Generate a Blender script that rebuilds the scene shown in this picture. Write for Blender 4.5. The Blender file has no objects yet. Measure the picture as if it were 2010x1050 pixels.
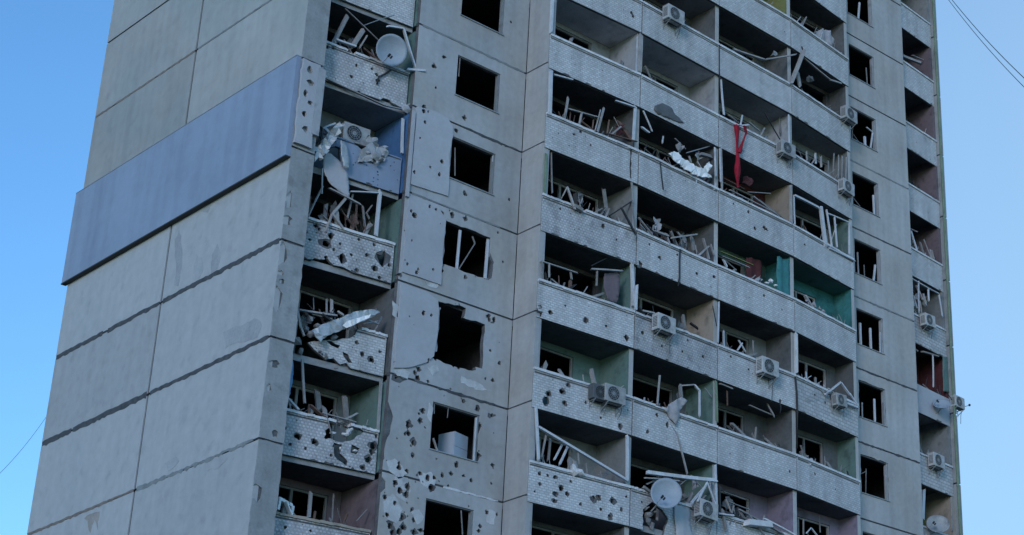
import bpy, math, random
from mathutils import Vector, Matrix
from mathutils.geometry import delaunay_2d_cdt

# ------------------------------------------------------------------ camera, sky, sun, exposure
scene = bpy.context.scene
COL = scene.collection
H = 2.8
Z0 = 31.4024                     # level of joint 0
CAM = Vector((-23.8648, -40.4667, 1.6))
YAW, PITCH, ROLL = 0.8441, 0.4280, -0.0206
FOC, PX, PY = 3645.65, 1611.97, 513.88   # in pixels of the 2010 px wide photograph
_c, _s = math.cos(YAW), math.sin(YAW)
_r = Vector((_c, -_s, 0))
FWD = Vector((_s*math.cos(PITCH), _c*math.cos(PITCH), math.sin(PITCH)))
_u = _r.cross(FWD)
RIGHT = _r*math.cos(ROLL) + _u*math.sin(ROLL)
UP = -_r*math.sin(ROLL) + _u*math.cos(ROLL)
cd = bpy.data.cameras.new('camera')
cam = bpy.data.objects.new('camera', cd)
COL.objects.link(cam)
m = Matrix((RIGHT, UP, -FWD)).transposed().to_4x4()
m.translation = CAM
cam.matrix_world = m
cd.sensor_fit = 'HORIZONTAL'
cd.sensor_width = 36
cd.lens = FOC/2010*36
cd.shift_x = (1005-PX)/2010
cd.shift_y = (PY-525)/2010
cd.clip_end = 6000
scene.camera = cam

SUN_EL, SUN_AZ = math.radians(12), math.radians(236)    # azimuth from +Y towards +X: low, behind the camera, veiled
w = bpy.data.worlds.new('World')
scene.world = w
w.use_nodes = True
nt = w.node_tree
nt.nodes.clear()
sky = nt.nodes.new('ShaderNodeTexSky')
sky.sky_type = 'NISHITA'
sky.sun_disc = False
sky.sun_elevation = SUN_EL
sky.sun_rotation = SUN_AZ
sky.altitude = 100
sky.air_density = 1.0
sky.dust_density = 0.1
sky.ozone_density = 2.2
bg = nt.nodes.new('ShaderNodeBackground')
bg.inputs['Strength'].default_value = 0.15
wo = nt.nodes.new('ShaderNodeOutputWorld')
wb = nt.nodes.new('ShaderNodeMix'); wb.data_type = 'RGBA'; wb.blend_type = 'MULTIPLY'     # the phone's cool white balance, the same for the whole sky
wb.inputs[0].default_value = 1; wb.inputs[7].default_value = (0.66, 1.0, 1.26, 1)
nt.links.new(sky.outputs[0], wb.inputs[6])
# thin high veil that whitens the sky towards the east (right hand side)
tcw = nt.nodes.new('ShaderNodeTexCoord')
dt = nt.nodes.new('ShaderNodeVectorMath'); dt.operation = 'DOT_PRODUCT'
dt.inputs[1].default_value = (math.sin(math.radians(88)), math.cos(math.radians(88)), 0)
nt.links.new(tcw.outputs['Generated'], dt.inputs[0])
mr = nt.nodes.new('ShaderNodeMapRange'); mr.interpolation_type = 'SMOOTHSTEP'
mr.inputs[1].default_value = 0.35; mr.inputs[2].default_value = 1.0; mr.inputs[3].default_value = 0; mr.inputs[4].default_value = 0.9
nt.links.new(dt.outputs['Value'], mr.inputs[0])
vm = nt.nodes.new('ShaderNodeMix'); vm.data_type = 'RGBA'
vm.inputs[7].default_value = (1.95, 2.95, 3.9, 1)
nt.links.new(mr.outputs[0], vm.inputs[0]); nt.links.new(wb.outputs[2], vm.inputs[6])
nt.links.new(vm.outputs[2], bg.inputs[0])
nt.links.new(bg.outputs[0], wo.inputs[0])
sl = bpy.data.lights.new('sun', 'SUN')
sl.energy = 0.62
sl.angle = math.radians(15)
sl.color = (1.0, 0.93, 1.02)
so = bpy.data.objects.new('sun', sl)
COL.objects.link(so)
sd = Vector((math.sin(SUN_AZ)*math.cos(SUN_EL), math.cos(SUN_AZ)*math.cos(SUN_EL), math.sin(SUN_EL)))
so.rotation_euler = sd.to_track_quat('Z', 'Y').to_euler()
so.location = (60, 60, 80)
scene.view_settings.view_transform = 'Standard'
scene.view_settings.look = 'None'
scene.view_settings.gamma = 1
scene.view_settings.use_curve_mapping = False
scene.view_settings.exposure = 0.55

# ------------------------------------------------------------------ materials
def mat(name, col, rough=0.85, var=0.12, vscale=0.6, bump=0.15, bscale=30, streak=0.0, metal=0.0,
        tint=None, tint_amt=0.0, tint_scale=0.35, tile=None, spec=0.3, grime=0.0, objv=0.05):
    m = bpy.data.materials.new(name)
    m.use_nodes = True
    t = m.node_tree
    N, L = t.nodes, t.links
    b = N['Principled BSDF']
    b.inputs['Roughness'].default_value = rough
    b.inputs['Metallic'].default_value = metal
    b.inputs['Specular IOR Level'].default_value = spec
    tc = N.new('ShaderNodeTexCoord')
    c = tc.outputs['Object']
    def noise(scale, detail=4, mp=None):
        n = N.new('ShaderNodeTexNoise')
        n.inputs['Scale'].default_value = scale
        n.inputs['Detail'].default_value = detail
        if mp:
            q = N.new('ShaderNodeMapping')
            q.inputs['Scale'].default_value = mp
            L.new(c, q.inputs[0]); L.new(q.outputs[0], n.inputs['Vector'])
        else:
            L.new(c, n.inputs['Vector'])
        return n.outputs['Fac']
    def ramp(f, a, bb, lo, hi):
        r = N.new('ShaderNodeMapRange')
        r.inputs[1].default_value = a; r.inputs[2].default_value = bb
        r.inputs[3].default_value = lo; r.inputs[4].default_value = hi
        L.new(f, r.inputs[0])
        return r.outputs[0]
    def mul(x, y):
        r = N.new('ShaderNodeMath'); r.operation = 'MULTIPLY'
        L.new(x, r.inputs[0]); L.new(y, r.inputs[1])
        return r.outputs[0]
    f = ramp(noise(vscale, 6), 0.3, 0.7, 1-var, 1+var)
    f = mul(f, ramp(noise(vscale*9, 5), 0.3, 0.7, 1-var*0.6, 1+var*0.6))
    if streak:
        f = mul(f, ramp(noise(1.0, 5, (2.6, 2.6, 0.16)), 0.42, 0.68, 1, 1-streak))
    if grime:
        f = mul(f, ramp(noise(2.4, 8), 0.55, 0.72, 1, 1-grime))
    oi = N.new('ShaderNodeObjectInfo')
    f = mul(f, ramp(oi.outputs['Random'], 0, 1, 1-objv, 1+objv))
    base = None
    if tint:
        mx = N.new('ShaderNodeMix'); mx.data_type = 'RGBA'
        mx.inputs[6].default_value = (*col, 1); mx.inputs[7].default_value = (*tint, 1)
        L.new(ramp(noise(tint_scale, 4), 0.4, 0.65, 0, tint_amt), mx.inputs[0])
        base = mx.outputs[2]
    hgt = None
    if tile:
        q = N.new('ShaderNodeMapping')
        sep = N.new('ShaderNodeSeparateXYZ'); cmb = N.new('ShaderNodeCombineXYZ')
        L.new(c, sep.inputs[0]); L.new(sep.outputs[0], cmb.inputs[0]); L.new(sep.outputs[2], cmb.inputs[1])
        br = N.new('ShaderNodeTexBrick')
        br.inputs['Scale'].default_value = 1.0
        br.inputs['Brick Width'].default_value = tile[0]
        br.inputs['Row Height'].default_value = tile[1]
        br.inputs['Mortar Size'].default_value = tile[2]
        br.inputs['Mortar Smooth'].default_value = 0.3
        br.inputs['Color1'].default_value = (0.86, 0.86, 0.86, 1)
        br.inputs['Color2'].default_value = (1.12, 1.12, 1.12, 1)
        br.inputs['Mortar'].default_value = (tile[3], tile[3], tile[3], 1)
        # wobble so that the courses are not ruler straight
        nz = N.new('ShaderNodeTexNoise'); nz.inputs['Scale'].default_value = 9
        L.new(c, nz.inputs['Vector'])
        va = N.new('ShaderNodeVectorMath'); va.operation = 'SCALE'; va.inputs['Scale'].default_value = 0.03
        vb = N.new('ShaderNodeVectorMath'); vb.operation = 'ADD'
        L.new(nz.outputs['Color'], va.inputs[0]); L.new(va.outputs[0], vb.inputs[0]); L.new(cmb.outputs[0], vb.inputs[1])
        L.new(vb.outputs[0], br.inputs['Vector'])
        bw = N.new('ShaderNodeSeparateColor'); L.new(br.outputs['Color'], bw.inputs[0])
        f = mul(f, bw.outputs[0])
        hgt = br.outputs['Fac']
    mm = N.new('ShaderNodeMix'); mm.data_type = 'RGBA'; mm.blend_type = 'MULTIPLY'
    mm.inputs[0].default_value = 1
    if base: L.new(base, mm.inputs[6])
    else: mm.inputs[6].default_value = (*col, 1)
    cc = N.new('ShaderNodeCombineColor')
    for i in range(3): L.new(f, cc.inputs[i])
    L.new(cc.outputs[0], mm.inputs[7])
    L.new(mm.outputs[2], b.inputs['Base Color'])
    if bump:
        bp = N.new('ShaderNodeBump')
        bp.inputs['Strength'].default_value = bump
        bp.inputs['Distance'].default_value = 0.02
        nn = noise(bscale, 6)
        if hgt:
            s = N.new('ShaderNodeMath'); s.operation = 'MULTIPLY_ADD'
            L.new(hgt, s.inputs[0]); s.inputs[1].default_value = -0.8; L.new(nn, s.inputs[2])
            nn = s.outputs[0]
        L.new(nn, bp.inputs['Height'])
        L.new(bp.outputs[0], b.inputs['Normal'])
    return m

M = dict(
 panel=mat('painted_concrete', (0.44, 0.445, 0.455), var=0.10, streak=0.14, tint=(0.37, 0.34, 0.31), tint_amt=0.5, grime=0.10),
 panel2=mat('exposed_concrete', (0.40, 0.415, 0.44), var=0.10, streak=0.12, tint=(0.36, 0.33, 0.30), tint_amt=0.6, grime=0.12),
 endp=mat('end_wall_concrete', (0.35, 0.355, 0.355), var=0.09, vscale=0.3, streak=0.09, tint=(0.30, 0.335, 0.345), tint_amt=0.7, grime=0.10, objv=0.09),
 endlow=mat('patched_end_wall_concrete', (0.41, 0.425, 0.445), var=0.10, vscale=0.35, streak=0.06, tint=(0.30, 0.32, 0.34), tint_amt=0.6, grime=0.12, objv=0.07),
 flaked=mat('flaked_plaster', (0.33, 0.35, 0.375), var=0.12, vscale=1.5, grime=0.15),
 pale_flake=mat('pale_flaked_plaster', (0.50, 0.51, 0.53), var=0.15, vscale=3, grime=0.3),
 rusty_stain=mat('rusty_patch', (0.31, 0.285, 0.27), var=0.15, vscale=1.5, grime=0.15),
 strip=mat('corner_concrete', (0.31, 0.325, 0.34), var=0.13, vscale=1.4, streak=0.12, grime=0.25),
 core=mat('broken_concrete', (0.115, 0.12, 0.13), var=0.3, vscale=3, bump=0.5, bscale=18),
 joint=mat('bitumen_joint', (0.07, 0.075, 0.085), var=0.3, vscale=4, bump=0.4),
 rust=mat('rusty_joint', (0.20, 0.17, 0.155), var=0.2, vscale=3, bump=0.3),
 pale_joint=mat('mortar_joint', (0.20, 0.22, 0.23), var=0.2, vscale=3, bump=0.3),
 blue=mat('blue_cladding', (0.25, 0.31, 0.42), var=0.07, vscale=0.4, rough=0.75, bump=0.12, bscale=8, streak=0.10, grime=0.05),
 board=mat('insulation_render', (0.42, 0.43, 0.47), var=0.06, vscale=1.0, bump=0.1, grime=0.08),
 tile=mat('mosaic_tiles', (0.56, 0.575, 0.60), var=0.10, vscale=1.2, tile=(0.15, 0.075, 0.016, 0.72), bump=0.2, grime=0.2, streak=0.2),
 tile_old=mat('worn_mosaic_tiles', (0.52, 0.53, 0.56), var=0.18, vscale=2.0, tile=(0.11, 0.085, 0.022, 0.72), bump=0.35, grime=0.4, streak=0.2),
 tile_big=mat('square_tiles', (0.47, 0.48, 0.50), var=0.08, vscale=1.5, tile=(0.25, 0.125, 0.018, 0.66), bump=0.25, grime=0.12),
 cap=mat('parapet_cap_concrete', (0.60, 0.61, 0.64), var=0.15, vscale=2, grime=0.25),
 slab=mat('balcony_concrete', (0.30, 0.31, 0.33), var=0.2, vscale=1.2, grime=0.3),
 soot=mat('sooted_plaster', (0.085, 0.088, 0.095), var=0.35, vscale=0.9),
 inner=mat('shade_dark_interior', (0.06, 0.06, 0.07), var=0.4, vscale=1.2, bump=0),  # near-black base puts the shade of the unlit rooms into the colour
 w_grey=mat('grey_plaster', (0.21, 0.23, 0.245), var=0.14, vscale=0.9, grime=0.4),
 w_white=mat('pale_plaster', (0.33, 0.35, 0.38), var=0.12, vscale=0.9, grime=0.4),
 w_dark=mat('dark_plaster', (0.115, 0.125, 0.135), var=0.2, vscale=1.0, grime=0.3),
 w_teal=mat('teal_paint', (0.045, 0.19, 0.20), var=0.25, vscale=0.9, grime=0.4),
 w_green=mat('green_paint', (0.12, 0.20, 0.19), var=0.12, vscale=0.9, grime=0.4),
 w_lime=mat('olive_paint', (0.20, 0.22, 0.09), var=0.14, vscale=0.9, grime=0.4),
 w_lilac=mat('lilac_paint', (0.23, 0.205, 0.28), var=0.12, vscale=0.9, grime=0.4),
 w_pink=mat('dusty_pink_plaster', (0.16, 0.13, 0.15), var=0.14, vscale=0.9, grime=0.4),
 w_cream=mat('cream_plaster', (0.34, 0.30, 0.26), var=0.10, vscale=0.9, grime=0.4),
 w_blue=mat('blue_paint', (0.06, 0.15, 0.32), var=0.12, vscale=0.9, grime=0.4),
 w_red=mat('dark_red_paint', (0.09, 0.03, 0.035), var=0.2, vscale=0.9, grime=0.2),
 pvc=mat('white_frame', (0.52, 0.55, 0.60), rough=0.5, var=0.10, vscale=3, bump=0.05, grime=0.15),
 wood=mat('grey_timber', (0.22, 0.22, 0.225), rough=0.8, var=0.2, vscale=3, bump=0.3),
 wood_w=mat('pale_timber', (0.32, 0.315, 0.32), rough=0.8, var=0.2, vscale=3, bump=0.3),
 wood_b=mat('brown_timber', (0.13, 0.085, 0.07), rough=0.8, var=0.25, vscale=3, bump=0.3),
 dark=mat('dark_metal', (0.03, 0.035, 0.04), rough=0.6, var=0.2, bump=0),
 steel=mat('dull_steel', (0.30, 0.32, 0.34), rough=0.5, var=0.2, vscale=2, bump=0.1, metal=0.3),
 sheet=mat('crumpled_sheet', (0.38, 0.42, 0.45), rough=0.45, var=0.2, vscale=2.5, bump=0.3, bscale=6, metal=0.2),
 ac=mat('air_conditioner_casing', (0.43, 0.44, 0.45), rough=0.5, var=0.15, vscale=3, bump=0.05, grime=0.5, streak=0.3, objv=0.22),
 ac_dark=mat('dark_air_conditioner_casing', (0.10, 0.11, 0.12), rough=0.5, var=0.15, vscale=3, bump=0.05),
 dish=mat('dish_paint', (0.30, 0.35, 0.41), rough=0.5, var=0.08, vscale=3, bump=0.03, grime=0.1),
 red=mat('red_cloth', (0.30, 0.012, 0.03), rough=0.9, var=0.2, vscale=4, bump=0.4, bscale=12),
 bluecloth=mat('blue_cloth', (0.16, 0.34, 0.56), rough=0.9, var=0.15, vscale=4, bump=0.3, bscale=12),
 white=mat('white_cloth', (0.80, 0.81, 0.83), rough=0.8, var=0.08, vscale=4, bump=0.3, bscale=12),
 greycloth=mat('grey_piece', (0.36, 0.35, 0.37), rough=0.9, var=0.2, vscale=4, bump=0.4, bscale=12),
 rubble=mat('rubble', (0.22, 0.225, 0.24), rough=0.9, var=0.3, vscale=4, bump=0.5),
 asphalt=mat('ground_asphalt', (0.055, 0.055, 0.055), var=0.2, vscale=0.3),
 grass=mat('ground_soil', (0.07, 0.08, 0.05), var=0.25, vscale=0.2),
 green_post=mat('green_painted_post', (0.17, 0.24, 0.17), var=0.2, vscale=2, rough=0.7),
 fridge=mat('fridge_enamel', (0.42, 0.50, 0.60), rough=0.4, var=0.04, vscale=2, bump=0.02),
)

# ------------------------------------------------------------------ helpers
def ray(u, v):
    return (RIGHT*((u-PX)/FOC) - UP*((v-PY)/FOC) + FWD)
def hit(u, v, A, B, d=0.0):
    """where the sight line through (u, v) meets the upright wall plane through A, B (x, y), d metres out of the wall"""
    A = Vector((A[0], A[1], 0)); B = Vector((B[0], B[1], 0))
    e = (B-A).normalized()
    n = Vector((e.y, -e.x, 0))           # outward (towards -y for e along +x)
    q = ray(u, v)
    t = ((A + n*d - CAM).dot(n))/q.dot(n)
    return CAM + q*t
def zk(k): return Z0 - H*k

def prop(o, label=None, cat=None, group=None, kind=None):
    if label: o['label'] = label
    if cat: o['category'] = cat
    if group: o['group'] = group
    if kind: o['kind'] = kind
    return o
def empty(name, loc, label, cat, group=None):
    o = bpy.data.objects.new(name, None)
    o.empty_display_size = 0.2
    COL.objects.link(o)
    o.location = loc
    return prop(o, label, cat, group)
def link(name, me, parent=None, loc=None):
    o = bpy.data.objects.new(name, me)
    COL.objects.link(o)
    if parent is not None:
        o.parent = parent
    if loc is not None:
        o.location = loc
    return o
class MB:
    def __init__(s): s.v = []; s.f = []; s.m = []
    def box(s, a, b, mi=0, M6=None):
        i = len(s.v)
        for z in (a[2], b[2]):
            for y in (a[1], b[1]):
                for x in (a[0], b[0]): s.v.append((x, y, z))
        F = [(0,2,3,1), (4,5,7,6), (0,1,5,4), (2,6,7,3), (0,4,6,2), (1,3,7,5)]  # bottom top front(-y) back left(-x) right(+x)
        for j, q in enumerate(F):
            s.f.append(tuple(i+t for t in q)); s.m.append(M6[j] if M6 else mi)
        return s
    def bar(s, p, q, w, h=None, mi=0, up=None, bend=0, rng=None):
        h = h or w
        p = Vector(p); q = Vector(q)
        d = (q-p)
        L = d.length
        if L < 1e-6: return s
        d.normalize()
        u = up or Vector((0, 0, 1))
        if abs(d.dot(u)) > 0.95: u = Vector((0, 1, 0))
        a = d.cross(u).normalized(); b = a.cross(d).normalized()
        segs = 1 if not bend else 4
        rings = []
        for g in range(segs+1):
            t = g/segs
            c = p + d*(L*t) + b*(bend*math.sin(math.pi*t)*-1)
            i = len(s.v)
            tp = 1.0
            for (x, y) in ((-1,-1), (1,-1), (1,1), (-1,1)):
                jg = d*(rng.uniform(-0.7, 0.7)*w) if (rng and g in (0, segs)) else Vector()
                s.v.append(tuple(c + a*(x*w/2) + b*(y*h/2) + jg))
            rings.append(i)
        for r0, r1 in zip(rings, rings[1:]):
            for j in range(4):
                s.f.append((r0+j, r0+(j+1)%4, r1+(j+1)%4, r1+j)); s.m.append(mi)
        r0 = rings[0]; r1 = rings[-1]
        s.f.append((r0+3, r0+2, r0+1, r0)); s.m.append(mi)
        s.f.append((r1, r1+1, r1+2, r1+3)); s.m.append(mi)
        return s
    def tube(s, pts, r, n=8, mi=0):
        pts = [Vector(p) for p in pts]
        rings = []
        for j, c in enumerate(pts):
            d = (pts[min(j+1, len(pts)-1)] - pts[max(j-1, 0)]).normalized()
            u = Vector((0, 0, 1)) if abs(d.z) < 0.9 else Vector((0, 1, 0))
            a = d.cross(u).normalized(); b = a.cross(d)
            rings.append(len(s.v))
            for t in range(n):
                an = 2*math.pi*t/n
                s.v.append(tuple(c + a*(r*math.cos(an)) + b*(r*math.sin(an))))
        for r0, r1 in zip(rings, rings[1:]):
            for j in range(n):
                s.f.append((r0+j, r0+(j+1)%n, r1+(j+1)%n, r1+j)); s.m.append(mi)
        s.f.append(tuple(rings[0]+j for j in reversed(range(n)))); s.m.append(mi)
        s.f.append(tuple(rings[-1]+j for j in range(n))); s.m.append(mi)
        return s
    def mesh(s, name, mats, smooth=False):
        me = bpy.data.meshes.new(name)
        me.from_pydata(s.v, [], s.f)
        for q in (mats if isinstance(mats, (list, tuple)) else [mats]): me.materials.append(q)
        if any(s.m): me.polygons.foreach_set('material_index', s.m)
        if smooth: me.polygons.foreach_set('use_smooth', [True]*len(s.f))
        me.update()
        return me
    def build(s, name, mats, parent=None, smooth=False, loc=None):
        return link(name, s.mesh(name, mats, smooth), parent, loc)

def inside(p, poly):
    x, y = p; c = False; n = len(poly)
    for i in range(n):
        x1, y1 = poly[i]; x2, y2 = poly[i-1]
        if (y1 > y) != (y2 > y) and x < (x2-x1)*(y-y1)/(y2-y1)+x1: c = not c
    return c
def plate(mb, outline, holes, fn, d0, d1, mi=0):
    """a slab cut to an outline with holes; fn(a, b, depth) gives the 3D point"""
    polys = [outline]+holes
    pts = []; edges = []
    for p in polys:
        i = len(pts)
        pts += [Vector((a, b)) for a, b in p]
        edges += [(i+j, i+(j+1) % len(p)) for j in range(len(p))]
    vs, es, fs, *_ = delaunay_2d_cdt(pts, edges, [], 0, 1e-5)
    keep = []
    for f in fs:
        c = ((vs[f[0]].x+vs[f[1]].x+vs[f[2]].x)/3, (vs[f[0]].y+vs[f[1]].y+vs[f[2]].y)/3)
        if inside(c, outline) and not any(inside(c, h) for h in holes): keep.append(tuple(f))
    base = len(mb.v); n = len(vs)
    for v in vs: mb.v.append(tuple(fn(v.x, v.y, d0)))
    for v in vs: mb.v.append(tuple(fn(v.x, v.y, d1)))
    ed = {}
    for f in keep:
        mb.f.append(tuple(base+i for i in f)); mb.m.append(mi)
        mb.f.append(tuple(base+n+i for i in reversed(f))); mb.m.append(mi)
        for i in range(3):
            e = (f[i], f[(i+1) % 3])
            if (e[1], e[0]) in ed: del ed[(e[1], e[0])]
            else: ed[e] = 1
    for (a, b) in ed:
        mb.f.append((base+b, base+a, base+n+a, base+n+b)); mb.m.append(mi)
def rag(cx, cy, rx, ry, rng, n=9, j=0.35):
    o = rng.random()*6
    return [(cx+rx*(1+rng.uniform(-j, j))*math.cos(o+2*math.pi*i/n), cy+ry*(1+rng.uniform(-j, j))*math.sin(o+2*math.pi*i/n)) for i in range(n)]
def rect(x0, z0, x1, z1): return [(x0, z0), (x1, z0), (x1, z1), (x0, z1)]
def ragline(p, q, n, amp, rng):
    out = []
    for i in range(n):
        t = i/n
        out.append((p[0]+(q[0]-p[0])*t+rng.uniform(-amp, amp)*(i > 0), p[1]+(q[1]-p[1])*t+rng.uniform(-amp, amp)*(i > 0)))
    return out
def ragpoly(poly, amp, rng, step=0.12):
    out = []
    for i in range(len(poly)):
        p, q = poly[i], poly[(i+1) % len(poly)]
        n = max(1, int(math.hypot(q[0]-p[0], q[1]-p[1])/step))
        out += ragline(p, q, n, amp, rng)
    return out

# ------------------------------------------------------------------ plan
XI = [7.89, 11.58, 15.28, 19.06, 22.70]
YI = [-1.06, -1.25, -1.15, -1.06, -0.65]
DEP = 12.24
BAYS = {1: ((0.72, 0.53), (3.75, 0.215), 1.80), 6: ((26.91, 0.45), (29.69, 0.69), 2.0)}
for i in range(4):
    BAYS[i+2] = ((XI[i], YI[i]), (XI[i+1], YI[i+1]), 0.22)
WALL = ((0, 0), (10, 0))
KS = list(range(-4, 8))

# ------------------------------------------------------------------ ground
g = MB().box((-400, -400, -0.5), (400, 500, -0.01)).build('ground', M['grass']); prop(g, kind='structure')
g = MB().box((-60, -14, -0.4), (90, -7, 0.0)).build('road', M['asphalt']); prop(g, kind='structure')

T = empty('apartment_building', (15, 6, 0), 'grey concrete panel apartment tower with shelled balconies and empty window openings', 'building')
T.location = (0, 0, 0)

# ------------------------------------------------------------------ holes measured on the photograph's walls: (u, v, radius in px)
WIN1_PX = """872 112 5;852 130 5;856 172 3;912 231 5;832 209 5;830 219 5;839 220 5;833 241 5;896 256 4;823 272 3;866 318 5;843 329 5;812 339 5;861 343 7;1004 43 3;
913 381 5;842 406 6;854 412 5;868 417 5;887 420 5;914 429 5;806 415 5;812 424 7;977 457 4;987 513 3;798 519 5;819 529 5;816 536 5;849 530 5;869 532 5;868 510 5;913 543 4;785 539 6;1000 392 3;807 473 3;
830 615 6;845 620 5;930 603 4;959 621 5;960 626 4;970 628 5;863 598 6;963 688 4;855 704 5;840 707 5;900 723 4;890 717 4;980 713 4;953 743 4;968 746 4;778 740 6;820 742 8;822 725 5;815 731 4;840 748 4;
909 787 5;937 802 5;966 815 6;830 806 5;823 812 5;825 825 5;802 832 8;795 851 5;802 851 5;812 869 7;811 894 5;783 910 5;783 918 8;798 925 6;800 937 6;776 948 7;785 963 7;797 970 7;800 955 6;757 976 7;775 987 5;
825 929 5;839 938 6;852 937 6;847 958 8;855 952 6;868 933 5;886 930 5;897 913 5;910 933 5;925 943 5;967 913 5;813 1021 6;790 1015 7;766 1032 8;792 1035 7;813 1045 7;772 1045 8;956 1005 6;942 1033 6;940 1042 6;750 912 6;
942 835 6;940 893 5;880 953 4;808 1000 4;760 1010 5;965 950 3;975 1010 4;826 1040 5;783 1044 6"""
def parse(s): return [tuple(float(a) for a in t.split()) for t in s.replace('\n', '').split(';') if t.strip()]
WIN1_H = []
_rng = random.Random(5)
for u, v, r in parse(WIN1_PX):
    p = hit(u, v, *WALL)
    WIN1_H.append((p.x, p.z, r/58*0.66*_rng.uniform(0.75, 1.2)))
for i in range(70):     # fine splinter marks
    k = _rng.choice([3, 4, 5, 5, 6, 6, 6, 7])
    WIN1_H.append((3.85+3.6*_rng.random()**1.5, zk(k)+H*_rng.random(), _rng.uniform(0.012, 0.028)))
PAR_PX = {   # (bay, storey): splinter holes in the parapet
 (1, 1): "643 92 4;655 95 4;730 135 3;740 147 4;742 158 4;700 128 3;690 150 3;705 180 3",
 (1, 3): "639 477 9;650 463 6;672 507 8;752 507 13;736 527 7;620 443 6;627 449 4;608 470 3;640 505 4;690 500 3;705 470 3;720 500 4;735 480 4;768 470 4;764 520 4;700 530 4;745 545 4;655 490 3;600 455 3;668 478 3",
 (1, 4): "711 695 4;729 706 6;700 672 4;745 690 3",
 (1, 5): "543 848 6;585 856 6;617 867 6;732 875 8;730 887 6;723 902 8;712 918 6;560 840 3;600 880 3;650 893 3;570 872 3;640 858 4;655 875 3;738 856 4;700 850 4",
 (1, 6): "560 1035 3;610 1042 3",
 (2, -1): "1128 8 3;1150 22 3;1240 25 5;1243 32 4",
 (2, 1): "1127 264 4;1140 258 3;1160 285 3",
 (2, 2): "1184 444 5;1100 410 3;1147 410 4;1210 470 2",
 (2, 3): "1081 613 6;1150 628 6;1230 663 6;1060 602 5;1110 600 3;1190 640 3",
 (2, 4): "1116 755 6;1104 768 6;1109 791 5;1078 772 7;1072 787 8;1218 837 6;1150 790 3;1180 820 3;1210 800 3",
 (2, 5): "1102 958 6;1113 969 6;1091 969 6;1088 983 6;1165 979 7;1175 977 6;1204 983 6;1198 1015 7;1060 930 4;1075 933 3;1090 936 4;1060 950 3;1120 945 3;1050 965 3;1140 990 3;1180 1000 3;1220 1000 4;1230 975 3",
 (3, 0): "1412 250 3;1300 205 3", (3, 2): "1295 506 4;1368 537 4;1402 543 4;1330 500 3;1275 480 3",
 (3, 3): "1262 653 5;1340 690 3;1380 700 4;1300 680 3;1350 668 3", (3, 4): "1271 847 5;1310 833 6;1290 815 4",
 (3, 5): "1260 985 3;1270 1010 4",
 (4, 1): "1469 416 4;1482 448 4;1501 447 5;1505 450 4;1440 400 3", (4, 3): "1435 700 3;1470 725 3;1532 786 4",
 (4, 2): "1500 580 3;1535 607 3", (5, 3): "1600 775 3;1620 790 3", (5, 4): "1640 960 2;1600 930 3", (5, 1): "1580 480 3",
 (4, 4): "1550 925 4;1480 880 2",
}

# ragged openings cut right through / out of the finish only, outlines on the walls
def wpoly(px, A=WALL[0], B=WALL[1], along=False):
    out = []
    for u, v in px:
        p = hit(u, v, A, B)
        out.append((p.x, p.z))
    return out
SKIN_BITES = [   # finish gone, concrete showing
 [(763, 788), (772, 817), (767, 843), (757, 873), (755, 900), (748, 912), (743, 905), (745, 860), (750, 820)],
 [(745, 930), (757, 945), (757, 958), (748, 967), (740, 960)],
 [(884, 488), (868, 510), (862, 520), (870, 525), (882, 505)],
 [(958, 810), (968, 815), (962, 822), (957, 818)],
 [(784, 595), (789, 615), (783, 625), (775, 618)],
 [(803, 618), (812, 626), (806, 633), (800, 628)],
 [(962, 495), (970, 515), (966, 545), (958, 550), (958, 520)],
 [(770, 733), (790, 737), (800, 745), (785, 752), (768, 745)],
]
WIN_BITES = [   # knocked out round the windows
 [(900, 592), (906, 606), (913, 612), (912, 622), (898, 618)],
 [(905, 600), (915, 605), (912, 622), (880, 625), (866, 610), (862, 592)],
 [(852, 690), (845, 700), (870, 712), (900, 722), (920, 727), (935, 726), (930, 700)],
 [(958, 500), (966, 515), (962, 545), (950, 548)],
 [(936, 825), (945, 835), (940, 850), (932, 848)],
 [(936, 885), (944, 893), (938, 908), (930, 905)],
]
WIN_BITES = [wpoly(p) for p in WIN_BITES]
SKIN_BITES = [wpoly(p) for p in SKIN_BITES]

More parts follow.
